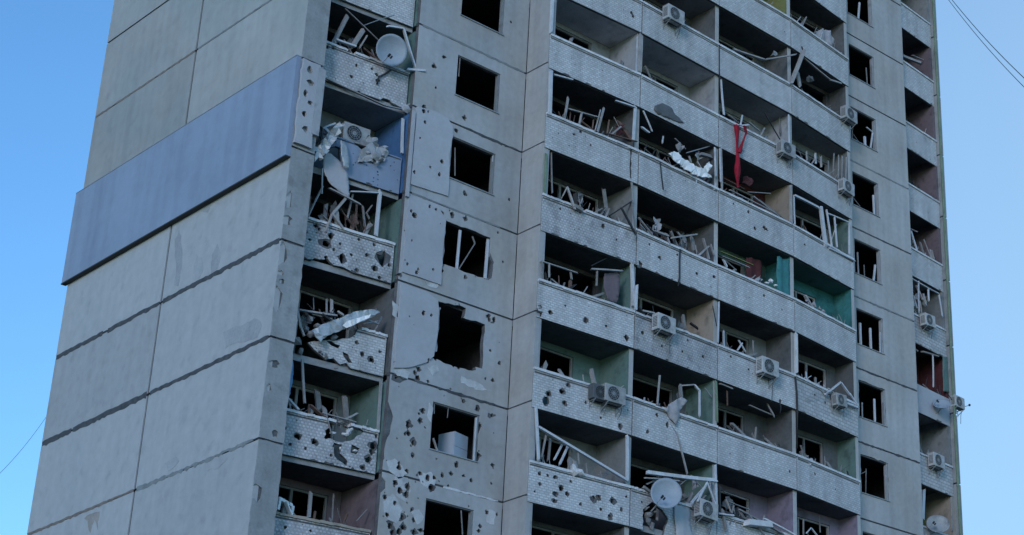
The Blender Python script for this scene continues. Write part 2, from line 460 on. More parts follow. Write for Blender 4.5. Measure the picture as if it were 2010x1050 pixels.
# ------------------------------------------------------------------ wall panels
G = 0.03
def wall_panel(name, x0, x1, k, opening, mats, holes=(), bites=(), skin=(), parent=T, y=0.0, rng=None):
    z0, z1 = zk(k)+G, zk(k-1)-G
    rng = rng or random.Random(k*13+int(x0*7))
    fn = lambda a, b, d: (a, y+d, b)
    hs = []; ss = []
    if opening:
        ox0, ox1, oz0, oz1 = opening
        o = rect(ox0, zk(k)+oz0, ox1, zk(k)+oz1)
        if k in (3, 4): o = ragpoly(o, 0.025, rng, 0.18)
        hs.append(o)
    for b in bites:
        if any(z0-0.3 < p[1] < z1+0.3 for p in b): hs.append(ragpoly(b, 0.02, rng, 0.1))
    big = []
    for (hx, hz, r) in holes:
        if z0+r*0.2 < hz < z1-r*0.2 and x0+0.03 < hx < x1-0.03:
            if r > 0.03: hs.append(rag(hx, hz, r*rng.uniform(0.65, 1.0), r*rng.uniform(0.75, 1.15), rng, 8, 0.4))
            ss.append(rag(hx+rng.uniform(-.015, .015), hz+rng.uniform(-.015, .015), r*rng.uniform(1.0, 1.6), r*rng.uniform(1.0, 1.6), rng, 11, 0.45))
            if r > 0.05 and rng.random() < 0.35: ss.append(rag(hx+rng.uniform(-.12, .12), hz+rng.uniform(-.12, .12), r*rng.uniform(.4, .9), r*rng.uniform(.3, .7), rng, 9, 0.45))
    for b in skin:
        if any(z0-0.3 < p[1] < z1+0.3 for p in b): ss.append(ragpoly(b, 0.02, rng, 0.1))
    mb = MB()
    out = rect(x0+G, z0, x1-G, z1)
    plate(mb, out, hs+ss, fn, 0.0, 0.02, 0)
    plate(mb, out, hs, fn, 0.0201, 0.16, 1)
    return mb.build(name, mats, parent)

OPEN1 = (5.25, 6.88, 0.98, 2.36)
OPEN2 = (23.52, 25.02, 0.96, 2.36)
for k in KS:
    wall_panel('facade_panel', 3.75, 7.89, k, OPEN1, [M['panel2'], M['core']], WIN1_H, WIN_BITES, SKIN_BITES)
    wall_panel('facade_panel', 22.70, 26.91, k, OPEN2, [M['panel'], M['core']])
    # corner strip beside the first balcony
    rg = random.Random(k+50)
    ss = []
    for (uu, vv, ru, rv) in [(552, 498, 11, 24), (543, 583, 8, 26), (551, 536, 5, 6), (553, 552, 5, 5), (539, 714, 7, 8), (503, 967, 8, 18), (546, 425, 8, 10),
                             (566, 395, 5, 22), (598, 150, 10, 8), (601, 170, 10, 8), (603, 190, 6, 8), (592, 205, 6, 10), (600, 228, 5, 9), (540, 850, 5, 8), (528, 760, 4, 8)]:
        p = hit(uu, vv, *WALL)
        if zk(k)+0.05 < p.z < zk(k-1)-0.05: ss.append((max(0.08, min(0.62, p.x)), p.z, ru/40, rv/62))
    mb = MB()
    hs = [rag(a, b, min(c, .2)*0.8, d*0.8, rg, 10, 0.35) for a, b, c, d in ss]
    fn = lambda a, b, d: (a, d, b)
    o = ragpoly(rect(0.0, zk(k)+G, 0.72, zk(k-1)-G), 0.02 if k in (2, 3, 4, 5, 6) else 0.0, rg, 0.2)
    if k == 3: o = rect(0.0, zk(k)+G, 0.72, zk(k-1)-G)
    plate(mb, o, hs, fn, 0.0, 0.03, 0)
    mb.box((0.17, 0.031, zk(k)+G), (0.70, 0.30, zk(k-1)-G), 1)
    mb.build('corner_panel', [M['strip'], M['core']], T)
    # inner face of the corner wall, beside the loggia
    MB().box((0.30, 0.301, zk(k)), (0.70, 1.8, zk(k-1)-0.2)).build('loggia_side_wall', M['w_dark'], T)
    MB().box((3.76, 0.17, zk(k)), (3.92, 1.8, zk(k-1)-0.2), 0, [0]*6).build('loggia_side_wall', [M[{2: 'w_blue', 4: 'w_dark', 5: 'w_green', 6: 'w_pink'}.get(k, 'w_green')]], T)
    # return wall
    mb = MB(); fn = lambda a, b, d: (7.89+d, a, b)
    plate(mb, rect(-1.06, zk(k)+G, -G, zk(k-1)-G), [], lambda a, b, d: (7.89+d, -a-1.06, b), 0.0, 0.16)
    mb.build('return_panel', M['panel2'], T)
    # right hand end
    MB().box((29.69, 0.55, zk(k)+G), (29.95, DEP, zk(k-1)-G)).build('end_panel', M['strip'], T)
    # left end wall, two panels a storey
    for a, b in ((0.0, DEP/2), (DEP/2, DEP)):
        mb = MB().box((0, a+(0.05 if a else 0.0)+0.001, zk(k)+0.035), (0.16, b-(0.05 if a == 0 else 0.0), zk(k-1)-0.035))
        mb.v = [(x, y if not (a == 0 and y < 0.01) else 0.031, z) for x, y, z in mb.v]
        o = mb.build('end_wall_panel', M['endp'] if k < 3 else M['endlow'], T)
    # rear
    MB().box((0.2, DEP-0.2, zk(k)), (29.6, DEP, zk(k-1)-0.01)).build('rear_wall', M['panel'], T)
# backing behind the open joints
for k in range(-4, 9):
    z = zk(k)
    for a, b in (((0.035, 0.32, z-0.05), (0.15, DEP-0.03, z+0.05)), ((3.76, 0.03, z-0.05), (7.88, 0.15, z+0.05)), ((22.72, 0.03, z-0.05), (26.90, 0.15, z+0.05)),
                 ((7.92, -1.03, z-0.05), (8.04, 0.14, z+0.05)), ((0.18, 0.035, z-0.05), (0.69, 0.29, z+0.05))):
        MB().box(a, b).build('joint_filler', M['joint'], T)
MB().box((0.035, DEP/2-0.07, zk(7)), (0.15, DEP/2+0.07, zk(-5)-0.1)).build('joint_filler', M['joint'], T)

# smeared joint strips on the outside, ragged
def smear(k, a0, a1, wid, amp, m, face, seed, gaps=()):
    rg = random.Random(seed)
    z = zk(k)
    n = int(abs(a1-a0)/0.14)
    top = [(a0+(a1-a0)*i/n, z+wid/2+rg.uniform(-amp, amp)*0.6) for i in range(n+1)]
    bot = [(a0+(a1-a0)*i/n, z-wid/2+rg.uniform(-amp, amp)) for i in range(n, -1, -1)]
    mb = MB()
    hs = [rect(g0, z-wid, g1, z+wid) for g0, g1 in gaps]
    if face == 'end': fn = lambda a, b, d: (-0.007-0.004*0+d, -a, b)
    else: fn = lambda a, b, d: (a, -0.007+d, b)
    if face == 'end':
        plate(mb, [(-a, b) for a, b in top+bot], [[(-a, b) for a, b in h] for h in hs], fn, 0, 0.03)
    else: plate(mb, top+bot, hs, fn, 0, 0.03)
    mb.build('joint_strip', m, T)

smear(4, 0.1, 6.0, 0.13, 0.03, M['joint'], 'end', 1)
smear(4, 6.2, 12.2, 0.18, 0.035, M['joint'], 'end', 2, [(10.35, 10.45)])
smear(3, 0.1, 6.0, 0.15, 0.03, M['joint'], 'end', 3)
smear(3, 6.2, 12.2, 0.14, 0.03, M['joint'], 'end', 4, [(9.1, 9.4)])
smear(5, 0.3, 6.0, 0.09, 0.05, M['pale_joint'], 'end', 5)
smear(5, 6.2, 12.2, 0.08, 0.03, M['rust'], 'end', 6)
smear(0, 0.1, 6.0, 0.07, 0.02, M['pale_joint'], 'end', 7)
smear(0, 6.2, 12.2, 0.07, 0.03, M['rust'], 'end', 8)
smear(4, 5.3, 7.8, 0.07, 0.04, M['joint'], 'front', 9)
smear(4, 3.9, 5.0, 0.05, 0.05, M['core'], 'front', 10)
smear(1, 5.6, 7.8, 0.07, 0.03, M['joint'], 'front', 11, [(7.1, 7.2)])
smear(0, 3.9, 7.8, 0.07, 0.02, M['pale_joint'], 'front', 12)
smear(2, 4.0, 7.2, 0.06, 0.02, M['pale_joint'], 'front', 13)
smear(5, 5.8, 7.7, 0.05, 0.02, M['cap'], 'front', 14)
for k, s in ((0, 21), (1, 22), (2, 23), (3, 24), (-1, 25)): smear(k, 23.2, 26.8, 0.06, 0.03 if k > 0 else 0.015, M['joint' if k in (0, 2, 3) else 'pale_joint'], 'front', s, [(24.1+k*.3, 24.5+k*.3)] if k > 1 else [])

# insulated render boards left of the windows (cut by the same splinters)
def board(px, seed, y=0.0):
    rg = random.Random(seed)
    p = wpoly(px)
    hs = []
    xs = [q[0] for q in p]; zs = [q[1] for q in p]
    for (hx, hz, r) in WIN1_H:
        if inside((hx, hz), p): hs.append(rag(hx, hz, r*1.0, r*1.1, rg, 9, 0.25))
    mb = MB()
    plate(mb, ragpoly(p, 0.012, rg, 0.2), hs, lambda a, b, d: (a, -0.045+d, b), 0, 0.044)
    mb.build('render_board', M['board'], T)
board([(817, 210), (853, 219), (878, 233), (887, 250), (888, 266), (881, 300), (880, 352), (878, 386), (805, 362)], 1)
board([(801, 385), (840, 398), (863, 414), (874, 432), (871, 460), (867, 508), (864, 560), (788, 534)], 2)
board([(786, 556), (833, 572), (858, 590), (860, 610), (857, 660), (850, 700), (835, 712), (800, 722), (772, 722)], 3)

def flake(px, seed):
    rg = random.Random(seed)
    p = ragpoly(wpoly(px), 0.03, rg, 0.1)
    hs = [rag(hx, hz, r*1.25, r*1.3, rg, 9, 0.3) for hx, hz, r in WIN1_H if inside((hx, hz), p)]
    mb = MB()
    plate(mb, p, hs, lambda a, b, d: (a, -0.008+d, b), 0, 0.014)
    mb.build('plaster_patch', M['pale_flake'], T)
for n_, px in enumerate(["772 728 790 722 806 732 800 744 780 738", "838 722 858 716 862 728 848 738", "758 905 775 900 790 915 800 930 782 940 764 925", "820 930 846 926 856 944 846 962 826 950", "775 935 800 938 806 965 795 985 778 972",
        "752 985 770 968 790 1000 778 1028 756 1015", "806 1005 822 1000 832 1015 818 1030", "905 738 940 752 960 768 940 766 905 752", "832 545 848 540 866 552 856 566 838 560", "960 1000 972 1005 970 1030 955 1025",
        "842 790 850 800 846 830 838 815", "770 590 782 600 778 625 770 618"]):
    a_ = [float(t) for t in px.split()]
    flake(list(zip(a_[::2], a_[1::2])), n_+300)
# window linings (what is left of the reveals)
for k in KS:
    for (x0, x1, s0, s1), raggy in ((OPEN1, k in (3, 4)), (OPEN2, False)):
        z = zk(k)
        y0 = 0.03
        if not raggy:
            MB().box((x1-0.055, y0, z+s0+0.002), (x1-0.002, 0.16, z+s1-0.002)).build('window_reveal', M['w_white' if x0 > 20 else 'w_grey'], T)
            MB().box((x0+0.002, y0, z+s1-0.04), (x1-0.06, 0.16, z+s1-0.002)).build('window_reveal', M['w_dark'], T)
            MB().box((x0-0.03, -0.035, z+s0-0.035), (x1+0.03, 0.15, z+s0-0.003)).build('window_sill', M['steel'], T)

# blue cladding on one storey of the end wall, standing proud
mb = MB().box((-0.15, 0.02, zk(2)-0.31), (-0.001, DEP+0.12, zk(1)+0.02))
mb.build('blue_cladding', M['blue'], T)
mb = MB().box((-0.165, 0.01, zk(2)-0.35), (0.0, DEP+0.13, zk(2)-0.312)).build('cladding_drip_edge', M['dark'], T)
mb = MB().box((-0.16, 0.015, zk(1)+0.022), (0.0, DEP+0.13, zk(1)+0.04)).build('cladding_flashing', M['steel'], T)
# left over cladding on the corner strip of that storey, torn open
rg = random.Random(7)
mb = MB()
o = [(582, 128), (612, 135), (600, 262), (560, 300), (573, 240)]
hs = [rag(*q, rg, 9, 0.3) for q in [(0.22, zk(1)-.35, .1, .13), (0.30, zk(1)-.72, .12, .10), (0.18, zk(1)-1.1, .07, .12), (0.35, zk(1)-1.35, .07, .07), (0.2, zk(1)-1.75, .08, .1), (0.3, zk(1)-2.2, .1, .1)]]
plate(mb, ragpoly(rect(0.0, zk(2)+0.1, 0.55, zk(1)-0.05), 0.03, rg, 0.2), hs, lambda a, b, d: (a, -0.10+d, b), 0, 0.08)
mb.build('torn_cladding', M['board'], T)
MB().bar((0.62, -0.06, zk(1)-0.15), (0.60, -0.06, zk(2)+0.55), 0.24, 0.1).build('cladding_strip', M['w_white'], T)
# pale vertical corner beads of the blue storey right of the balcony
MB().bar((3.80, -0.05, zk(1)-0.2), (3.80, -0.05, zk(2)-0.2), 0.10, 0.06).build('corner_bead', M['board'], T)

# roof and lower storeys
MB().box((0, 0, zk(-5)), (29.95, DEP, zk(-5)+0.5)).build('roof', M['panel'], T)
MB().box((0.0, 0.0, 0), (29.95, DEP, zk(7)-0.03)).build('lower_wall', M['panel'], T)
MB().box((7.89, -1.05, 0), (22.70, -0.001, zk(7)-0.21)).build('lower_wall', M['tile'], T)

# ------------------------------------------------------------------ interior: floors, cross walls, core
for k in KS:
    MB().box((0.17, 0.17, zk(k)-0.18), (29.68, DEP-0.21, zk(k)-0.001)).v
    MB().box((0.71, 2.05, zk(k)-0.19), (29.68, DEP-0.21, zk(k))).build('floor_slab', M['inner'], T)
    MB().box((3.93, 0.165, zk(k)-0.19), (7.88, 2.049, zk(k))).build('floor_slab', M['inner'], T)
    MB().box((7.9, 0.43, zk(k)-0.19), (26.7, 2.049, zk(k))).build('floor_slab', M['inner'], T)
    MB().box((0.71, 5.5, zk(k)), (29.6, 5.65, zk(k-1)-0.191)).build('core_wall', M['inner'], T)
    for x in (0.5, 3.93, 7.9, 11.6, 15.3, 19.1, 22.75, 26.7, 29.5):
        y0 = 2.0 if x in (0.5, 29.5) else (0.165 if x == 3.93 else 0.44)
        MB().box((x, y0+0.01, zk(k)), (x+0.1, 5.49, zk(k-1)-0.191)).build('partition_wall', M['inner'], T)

# ------------------------------------------------------------------ balconies
CFG = {}     # (bay, k): dict(ceil, back, side, win=(x0 fraction, x1 fraction, sill, top), tile, post colours)
def cfg(b, k, **kw): CFG[(b, k)] = kw
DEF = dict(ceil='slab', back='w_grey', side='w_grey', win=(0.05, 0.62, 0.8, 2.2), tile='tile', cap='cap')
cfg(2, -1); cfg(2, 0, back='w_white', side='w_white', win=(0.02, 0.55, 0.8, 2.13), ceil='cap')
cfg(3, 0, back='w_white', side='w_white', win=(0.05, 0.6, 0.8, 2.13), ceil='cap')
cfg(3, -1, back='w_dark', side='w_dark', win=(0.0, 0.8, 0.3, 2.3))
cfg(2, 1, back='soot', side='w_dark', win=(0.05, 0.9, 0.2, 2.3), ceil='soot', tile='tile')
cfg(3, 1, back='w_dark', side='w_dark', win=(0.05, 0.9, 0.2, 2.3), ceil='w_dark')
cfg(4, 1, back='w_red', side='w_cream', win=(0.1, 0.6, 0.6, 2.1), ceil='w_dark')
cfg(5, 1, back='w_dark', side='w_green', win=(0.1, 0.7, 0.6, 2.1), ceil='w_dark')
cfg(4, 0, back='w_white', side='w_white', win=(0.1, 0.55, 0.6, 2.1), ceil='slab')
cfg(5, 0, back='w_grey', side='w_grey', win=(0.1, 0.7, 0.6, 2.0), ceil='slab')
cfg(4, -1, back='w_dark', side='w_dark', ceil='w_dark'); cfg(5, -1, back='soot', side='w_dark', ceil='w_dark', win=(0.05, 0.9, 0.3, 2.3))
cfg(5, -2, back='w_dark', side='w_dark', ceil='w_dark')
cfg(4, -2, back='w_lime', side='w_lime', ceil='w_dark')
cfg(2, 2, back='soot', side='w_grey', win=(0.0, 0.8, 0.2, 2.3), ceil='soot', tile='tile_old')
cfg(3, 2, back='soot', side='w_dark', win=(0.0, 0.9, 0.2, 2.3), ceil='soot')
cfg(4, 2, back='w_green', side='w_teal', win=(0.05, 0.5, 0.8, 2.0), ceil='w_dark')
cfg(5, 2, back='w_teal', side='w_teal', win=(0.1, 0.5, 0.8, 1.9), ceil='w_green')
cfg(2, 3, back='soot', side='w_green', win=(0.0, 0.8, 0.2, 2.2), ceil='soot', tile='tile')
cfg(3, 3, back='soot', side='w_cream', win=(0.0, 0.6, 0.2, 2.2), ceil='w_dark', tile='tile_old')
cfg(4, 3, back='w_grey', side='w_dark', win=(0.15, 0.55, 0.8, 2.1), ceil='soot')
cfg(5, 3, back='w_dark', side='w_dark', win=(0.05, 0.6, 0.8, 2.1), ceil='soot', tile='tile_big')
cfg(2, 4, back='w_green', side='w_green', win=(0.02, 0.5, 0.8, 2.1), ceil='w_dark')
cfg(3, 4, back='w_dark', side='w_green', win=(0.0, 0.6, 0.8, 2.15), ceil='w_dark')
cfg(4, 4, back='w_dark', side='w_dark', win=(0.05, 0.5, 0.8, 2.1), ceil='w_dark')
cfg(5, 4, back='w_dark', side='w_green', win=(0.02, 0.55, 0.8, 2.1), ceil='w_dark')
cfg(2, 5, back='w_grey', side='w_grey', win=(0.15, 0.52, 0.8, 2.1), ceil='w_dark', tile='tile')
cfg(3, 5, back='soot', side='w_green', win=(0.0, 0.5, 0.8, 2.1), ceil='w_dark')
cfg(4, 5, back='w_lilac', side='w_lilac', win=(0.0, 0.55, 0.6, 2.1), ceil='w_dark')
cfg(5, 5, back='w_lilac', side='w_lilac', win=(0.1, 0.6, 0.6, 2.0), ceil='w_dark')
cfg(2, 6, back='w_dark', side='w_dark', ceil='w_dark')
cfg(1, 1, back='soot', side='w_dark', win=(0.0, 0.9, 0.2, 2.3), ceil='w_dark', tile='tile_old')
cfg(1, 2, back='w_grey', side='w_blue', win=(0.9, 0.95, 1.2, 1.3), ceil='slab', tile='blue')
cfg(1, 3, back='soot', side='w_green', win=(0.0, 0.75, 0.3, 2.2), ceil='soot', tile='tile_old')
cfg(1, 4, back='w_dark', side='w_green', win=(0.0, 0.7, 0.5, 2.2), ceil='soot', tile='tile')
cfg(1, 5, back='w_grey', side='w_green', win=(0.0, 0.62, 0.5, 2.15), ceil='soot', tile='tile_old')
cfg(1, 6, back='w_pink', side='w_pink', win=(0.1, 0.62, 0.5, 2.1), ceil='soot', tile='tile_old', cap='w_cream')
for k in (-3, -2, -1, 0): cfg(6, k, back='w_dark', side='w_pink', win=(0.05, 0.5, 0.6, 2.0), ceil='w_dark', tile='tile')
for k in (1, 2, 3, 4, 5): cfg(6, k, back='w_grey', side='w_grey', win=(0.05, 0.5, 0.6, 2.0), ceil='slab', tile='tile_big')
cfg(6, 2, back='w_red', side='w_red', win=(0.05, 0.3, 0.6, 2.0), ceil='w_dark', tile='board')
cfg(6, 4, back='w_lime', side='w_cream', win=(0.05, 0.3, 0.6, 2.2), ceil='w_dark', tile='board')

PBITES = {}    # pieces knocked out of parapets, outlines measured on the photograph
PBITES[(1, 5)] = [[(647, 820), (680, 832), (705, 841), (715, 846), (708, 853), (695, 862), (672, 868), (660, 866), (642, 860), (638, 845), (648, 838)],
                  [(655, 868), (672, 872), (668, 890), (683, 905), (680, 915), (662, 902), (655, 885)], [(690, 872), (706, 880), (700, 892), (688, 888)]]
PBITES[(1, 4)] = [[(565, 608), (600, 612), (660, 628), (705, 640), (690, 662), (662, 668), (630, 668), (605, 672), (585, 675), (575, 655), (566, 640)],
                  [(560, 690), (600, 668), (612, 680), (632, 698), (640, 705), (655, 703), (668, 715), (680, 712), (688, 722), (650, 726), (600, 712), (560, 700)],
                  [(672, 690), (684, 696), (692, 712), (684, 712), (675, 700)], [(640, 668), (652, 670), (668, 678), (664, 684), (650, 678)]]
PBITES[(1, 3)] = [[(605, 520), (617, 506), (628, 509), (643, 507), (655, 520), (670, 523), (686, 530), (700, 540), (640, 545)]]
PBITES[(2, 2)] = [[(1123, 398), (1141, 403), (1146, 412), (1140, 420), (1133, 416), (1124, 408)]]
PBITES[(2, 1)] = [[(1237, 285), (1240, 285), (1240, 350), (1237, 350)]]
PBITES[(3, 2)] = [[(1254, 510), (1262, 518), (1260, 528), (1253, 530)]]
PBITES[(2, 3)] = [[(1052, 600), (1058, 610), (1066, 612), (1062, 622), (1050, 618)]]
PBITES[(3, 5)] = [[(1262, 1000), (1280, 985), (1300, 1000), (1312, 1018), (1300, 1060), (1280, 1062), (1262, 1040)]]
PBITES[(1, 1)] = [[(738, 205), (752, 192), (765, 196), (778, 208), (800, 215), (795, 225), (745, 215)]]
PBITES[(1, 2)] = [[(560, 235), (665, 250), (700, 285), (735, 315), (745, 318), (754, 300), (762, 290), (772, 290), (800, 300), (803, 255), (600, 190)],
                  [(560, 270), (668, 290), (668, 345), (672, 375), (560, 375)]]

CAPGAP = {(1, 5): (0.56, 0.70), (1, 4): (0.0, 0.72), (1, 3): (0.0, 0.10), (2, 2): (0.33, 0.45), (1, 2): (0.0, 1.0), (3, 5): (0.2, 0.62), (1, 1): (0.32, 0.40)}
ROOTS = {}
for b, (A, B, yb) in BAYS.items():
    (xa, ya), (xb, yb2) = A, B
    L = math.hypot(xb-xa, yb2-ya)
    e = ((xb-xa)/L, (yb2-ya)/L)
    nrm = (-e[1], e[0])                     # inwards (+y)
    for k in KS:
        rng = random.Random(b*100+k)
        c = dict(DEF); c.update(CFG.get((b, k), {}))
        zt = 1.12 if b == 1 else (0.78 if b == 6 else 0.97)
        zb = -0.06 if b == 1 else (-0.42 if b == 6 else -0.19)
        if b == 6: zt, zb = 0.62, -0.52
        z = zk(k)
        def fn(a, bb, d): return (xa+e[0]*a+nrm[0]*d, ya+e[1]*a+nrm[1]*d, bb)
        g2 = 0.02 + (0.03 if b in (1,) else 0)
        out = rect(g2, z+zb, L-g2, z+zt-0.015)
        def loc(u, v):
            p = hit(u, v, A, B)
            return ((p.x-xa)*e[0]+(p.y-ya)*e[1], p.z)
        hs = []; ss = []
        for u, v, r in parse(PAR_PX.get((b, k), '')):
            a, bb = loc(u, v); r = r/56*0.68*rng.uniform(0.8, 1.2)
            hs.append(rag(a, bb, r*rng.uniform(.7, 1.1), r*rng.uniform(.8, 1.25), rng, 9, 0.45))
            ss.append(rag(a, bb, r*1.4, r*1.3, rng, 9, 0.4))
        for p in PBITES.get((b, k), []):
            q = [loc(u, v) for u, v in p]
            hs.append(ragpoly(q, 0.03, rng, 0.12))
        nm = {1: (0, 6, 6, 26, 26, 34, 14, 8)[max(0, min(7, k+1))] if k > -1 else 4, 2: 9, 3: 5}.get(b, 2)
        for i in range(nm):
            ss.append(rag(rng.uniform(0.1, L-0.1), z+rng.uniform(zb+0.05, zt-0.1), rng.uniform(0.012, 0.03), rng.uniform(0.012, 0.03), rng, 7, 0.4))
        if rng.random() < 0.5 or b == 1:
            for i in range(5 if b in (1, 2, 3) and k > 0 else 3):     # chipped lower edge
                ss.append(rag(rng.uniform(0.2, L-0.2), z+zb, rng.uniform(0.05, 0.16), rng.uniform(0.02, 0.06), rng, 9, 0.4))
        mb = MB()
        cut = [rect(g2+0.02, z+zt-0.10, L-g2-0.02, z+zt-0.055)] if b != 6 else []
        plate(mb, out, hs+ss+cut, fn, 0.0, 0.02, 0)
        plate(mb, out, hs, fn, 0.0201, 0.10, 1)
        par = mb.build('balcony_parapet', [M[c['tile']], M['core']], T)
        ROOTS[(b, k)] = par
        # cap
        spans = [(0.0, 1.0)]
        if (b, k) in CAPGAP:
            g0, g1 = CAPGAP[(b, k)]
            spans = [s for s in ((0, g0), (g1, 1)) if s[1]-s[0] > 0.03]
        if b == 6 and k == 2: spans = []
        for s0, s1 in spans:
            mb = MB()
            i = len(mb.v)
            n = 8
            for j in range(n):
                t0 = s0+(s1-s0)*j/n; t1 = s0+(s1-s0)*(j+1)/n
                p = fn(max(g2, L*t0), z+zt+0.022, 0.05); q = fn(min(L-g2, L*t1), z+zt+0.022, 0.05)
                if b <= 3 and k >= 1 or rng.random() < 0.1:
                    p = (p[0], p[1]+rng.uniform(-.012, .012), p[2]+rng.uniform(-.014, .014)); q = (q[0], q[1]+rng.uniform(-.012, .012), q[2]+rng.uniform(-.014, .014))
                mb.bar(p, q, 0.19, 0.075+rng.uniform(-.012, .006))
            mb.build('parapet_cap', M[c['cap']], par)
        # slab
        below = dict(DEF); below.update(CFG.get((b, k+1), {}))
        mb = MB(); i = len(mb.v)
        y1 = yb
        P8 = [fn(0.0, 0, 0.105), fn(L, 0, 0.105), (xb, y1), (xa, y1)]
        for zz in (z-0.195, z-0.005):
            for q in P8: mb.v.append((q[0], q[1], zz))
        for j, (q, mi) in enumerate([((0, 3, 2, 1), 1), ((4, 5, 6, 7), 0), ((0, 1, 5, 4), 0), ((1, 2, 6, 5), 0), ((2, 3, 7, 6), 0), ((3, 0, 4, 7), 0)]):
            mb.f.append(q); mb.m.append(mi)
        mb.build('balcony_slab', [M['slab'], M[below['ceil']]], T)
        # rear wall of the loggia
        w0, w1, s0, s1 = c['win']
        if (b, k) != (1, 2): w1, s1 = min(0.93, w1*1.4), min(2.46, s1+0.3)
        x0w, x1w = xa+(0.1 if b != 1 else 0.0), xb-(0.08 if b > 1 else 0)
        W = x1w-x0w
        o = rect(x0w+W*w0+0.02, z+s0, x0w+W*w1, z+s1)
        door = None
        hs2 = [o]
        mb = MB()
        plate(mb, rect(x0w, z, x1w, z+2.595), hs2, lambda a, bb, d: (a, yb+d, bb), 0, 0.18)
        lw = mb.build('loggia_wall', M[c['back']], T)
        # window frame in it
        if c['back'] != 'soot' or rng.random() < 0.4:
            mb = MB()
            fx0, fx1 = o[0][0], o[1][0]
            t = 0.06
            mb.box((fx0, yb+0.05, z+s0), (fx0+t, yb+0.11, z+s1))
            mb.box((fx1-t, yb+0.05, z+s0), (fx1, yb+0.11, z+s1))
            mb.box((fx0+t, yb+0.05, z+s1-t), (fx1-t, yb+0.11, z+s1))
            if fx1-fx0 > 1.2:
                xm = fx0+(fx1-fx0)*rng.choice([0.5, 0.62, 0.38])
                mb.box((xm, yb+0.05, z+s0), (xm+0.08, yb+0.11, z+s1-t))
            mb.build('window_frame', M['wood_w' if rng.random() < 0.4 else 'wood'], lw)
# dividing walls between the middle balconies
for j in range(5):
    for k in KS:
        x = XI[j]; yf = YI[j]+0.03
        z = zk(k)
        lc = dict(DEF); lc.update(CFG.get((j+1, k), {})); rc = dict(DEF); rc.update(CFG.get((j+2, k), {}))
        if j == 0:
            MB().box((8.051, yf, z), (8.12, 0.21, z+2.6), 0, [0, 0, 1, 0, 0, 0]).build('divider_wall', [M[rc['side']], M['w_white']], T)
        elif j < 4:
            MB().box((x-0.09, yf+0.09, z), (x+0.09, 0.40, z+2.6), 0, [0, 0, 2, 0, 0, 1]).build('divider_wall', [M[lc['side']], M[rc['side']], M['panel']], T)
        else:
            MB().box((x-0.16, yf+0.0, z-0.19), (x-0.002, 0.40, z+2.6), 0, [0, 0, 1, 0, 0, 1]).build('divider_wall', [M[lc['side']], M['panel']], T)
# side walls at bay 6
for k in KS:
    z = zk(k)
    c = dict(DEF); c.update(CFG.get((6, k), {}))
    MB().box((26.75, 0.17, z), (26.905, 2.0, z+2.6)).build('loggia_side_wall', M['panel'], T)
    MB().box((29.55, 0.70, z), (29.685, 2.0, z+2.6)).build('loggia_side_wall', M[c['side']], T)
# shallow repairs and flaked patches on the end wall
def hitx(u, v, x=0.0):
    q = ray(u, v); return CAM + q*((x-CAM.x)/q.x)
for n_, (px, mt) in enumerate([([(342, 560), (346, 520), (343, 470), (352, 450), (358, 490), (354, 545), (350, 562)], 'flaked'), ([(380, 535), (386, 500), (396, 505), (399, 530), (390, 548)], 'flaked'),
        ([(412, 545), (416, 500), (427, 478), (433, 505), (424, 540)], 'flaked'), ([(438, 652), (462, 640), (505, 626), (514, 640), (505, 662), (468, 672), (443, 684)], 'flaked'),
        ([(395, 415), (402, 398), (415, 402), (408, 418)], 'flaked'), ([(405, 905), (440, 892), (448, 900), (430, 918), (408, 925)], 'endlow'),
        ([(322, 910), (345, 895), (352, 905), (330, 925)], 'flaked'), ([(165, 1018), (180, 1008), (196, 1004), (192, 1040), (186, 1020), (178, 1046), (172, 1022)], 'rusty_stain')]):
    rg = random.Random(n_+70)
    pp = [hitx(u, v) for u, v in px]
    mb = MB()
    plate(mb, ragpoly([(-p.y, p.z) for p in pp], 0.05, rg, 0.16), [], lambda a, b, d: (-0.006+d, -a, b), 0, 0.012)
    mb.build('plaster_patch', M[mt], T)
#@@DETAIL
# ------------------------------------------------------------------ things on and in the balconies
ROW = {-3: 'five floors above blue band', -2: 'four floors above blue band', -1: 'three floors above blue band',
       0: 'two floors above blue band', 1: 'one floor above blue band', 2: 'level with blue band',
       3: 'one floor below blue band', 4: 'two floors below blue band', 5: 'three floors below blue band',
       6: 'four floors below blue band'}
COLN = {1: 'corner column', 2: 'first middle column', 3: 'second middle column', 4: 'third middle column',
        5: 'fourth middle column', 6: 'far right column'}
def where(b, k): return '%s, %s' % (COLN[b], ROW[k])
MATK = dict(w='pvc', p='wood_w', g='wood', b='wood_b', d='dark', s='steel', h='sheet', r='red', c='cap', o='w_lime', n='green_post')
def bayhit(b, u, v, d=0.0):
    A, B, _ = BAYS[b]
    return hit(u, v, A, B, d)
def bars(name, label, cat, b, k, text, group=None, part='frame_bar', bend=0.0):
    """a wreck made of separate bars; each row: u v u v width depth_out_1 depth_out_2 material"""
    rows = [t.split() for t in text.replace('\n', ' ').split(';') if t.strip()]
    rg = random.Random(len(text)+b*7+k)
    P = []
    for r in rows:
        u1, v1, u2, v2, wd, d1, d2 = map(float, r[:7])
        P.append((bayhit(b, u1, v1, d1), bayhit(b, u2, v2, d2), wd, r[7] if len(r) > 7 else 'w'))
    base = min((min(p, q, key=lambda t: t.z) for p, q, *_ in P), key=lambda t: t.z)
    T0 = empty(name, base, label+', '+where(b, k), cat, group)
    for p, q, wd, mt in P:
        MB().bar(p-base, q-base, wd, wd*rg.uniform(0.4, 0.9), bend=rg.uniform(-1, 1)*(bend or (q-p).length*0.008), rng=rg).build(part, M[MATK[mt]], T0)
    return T0
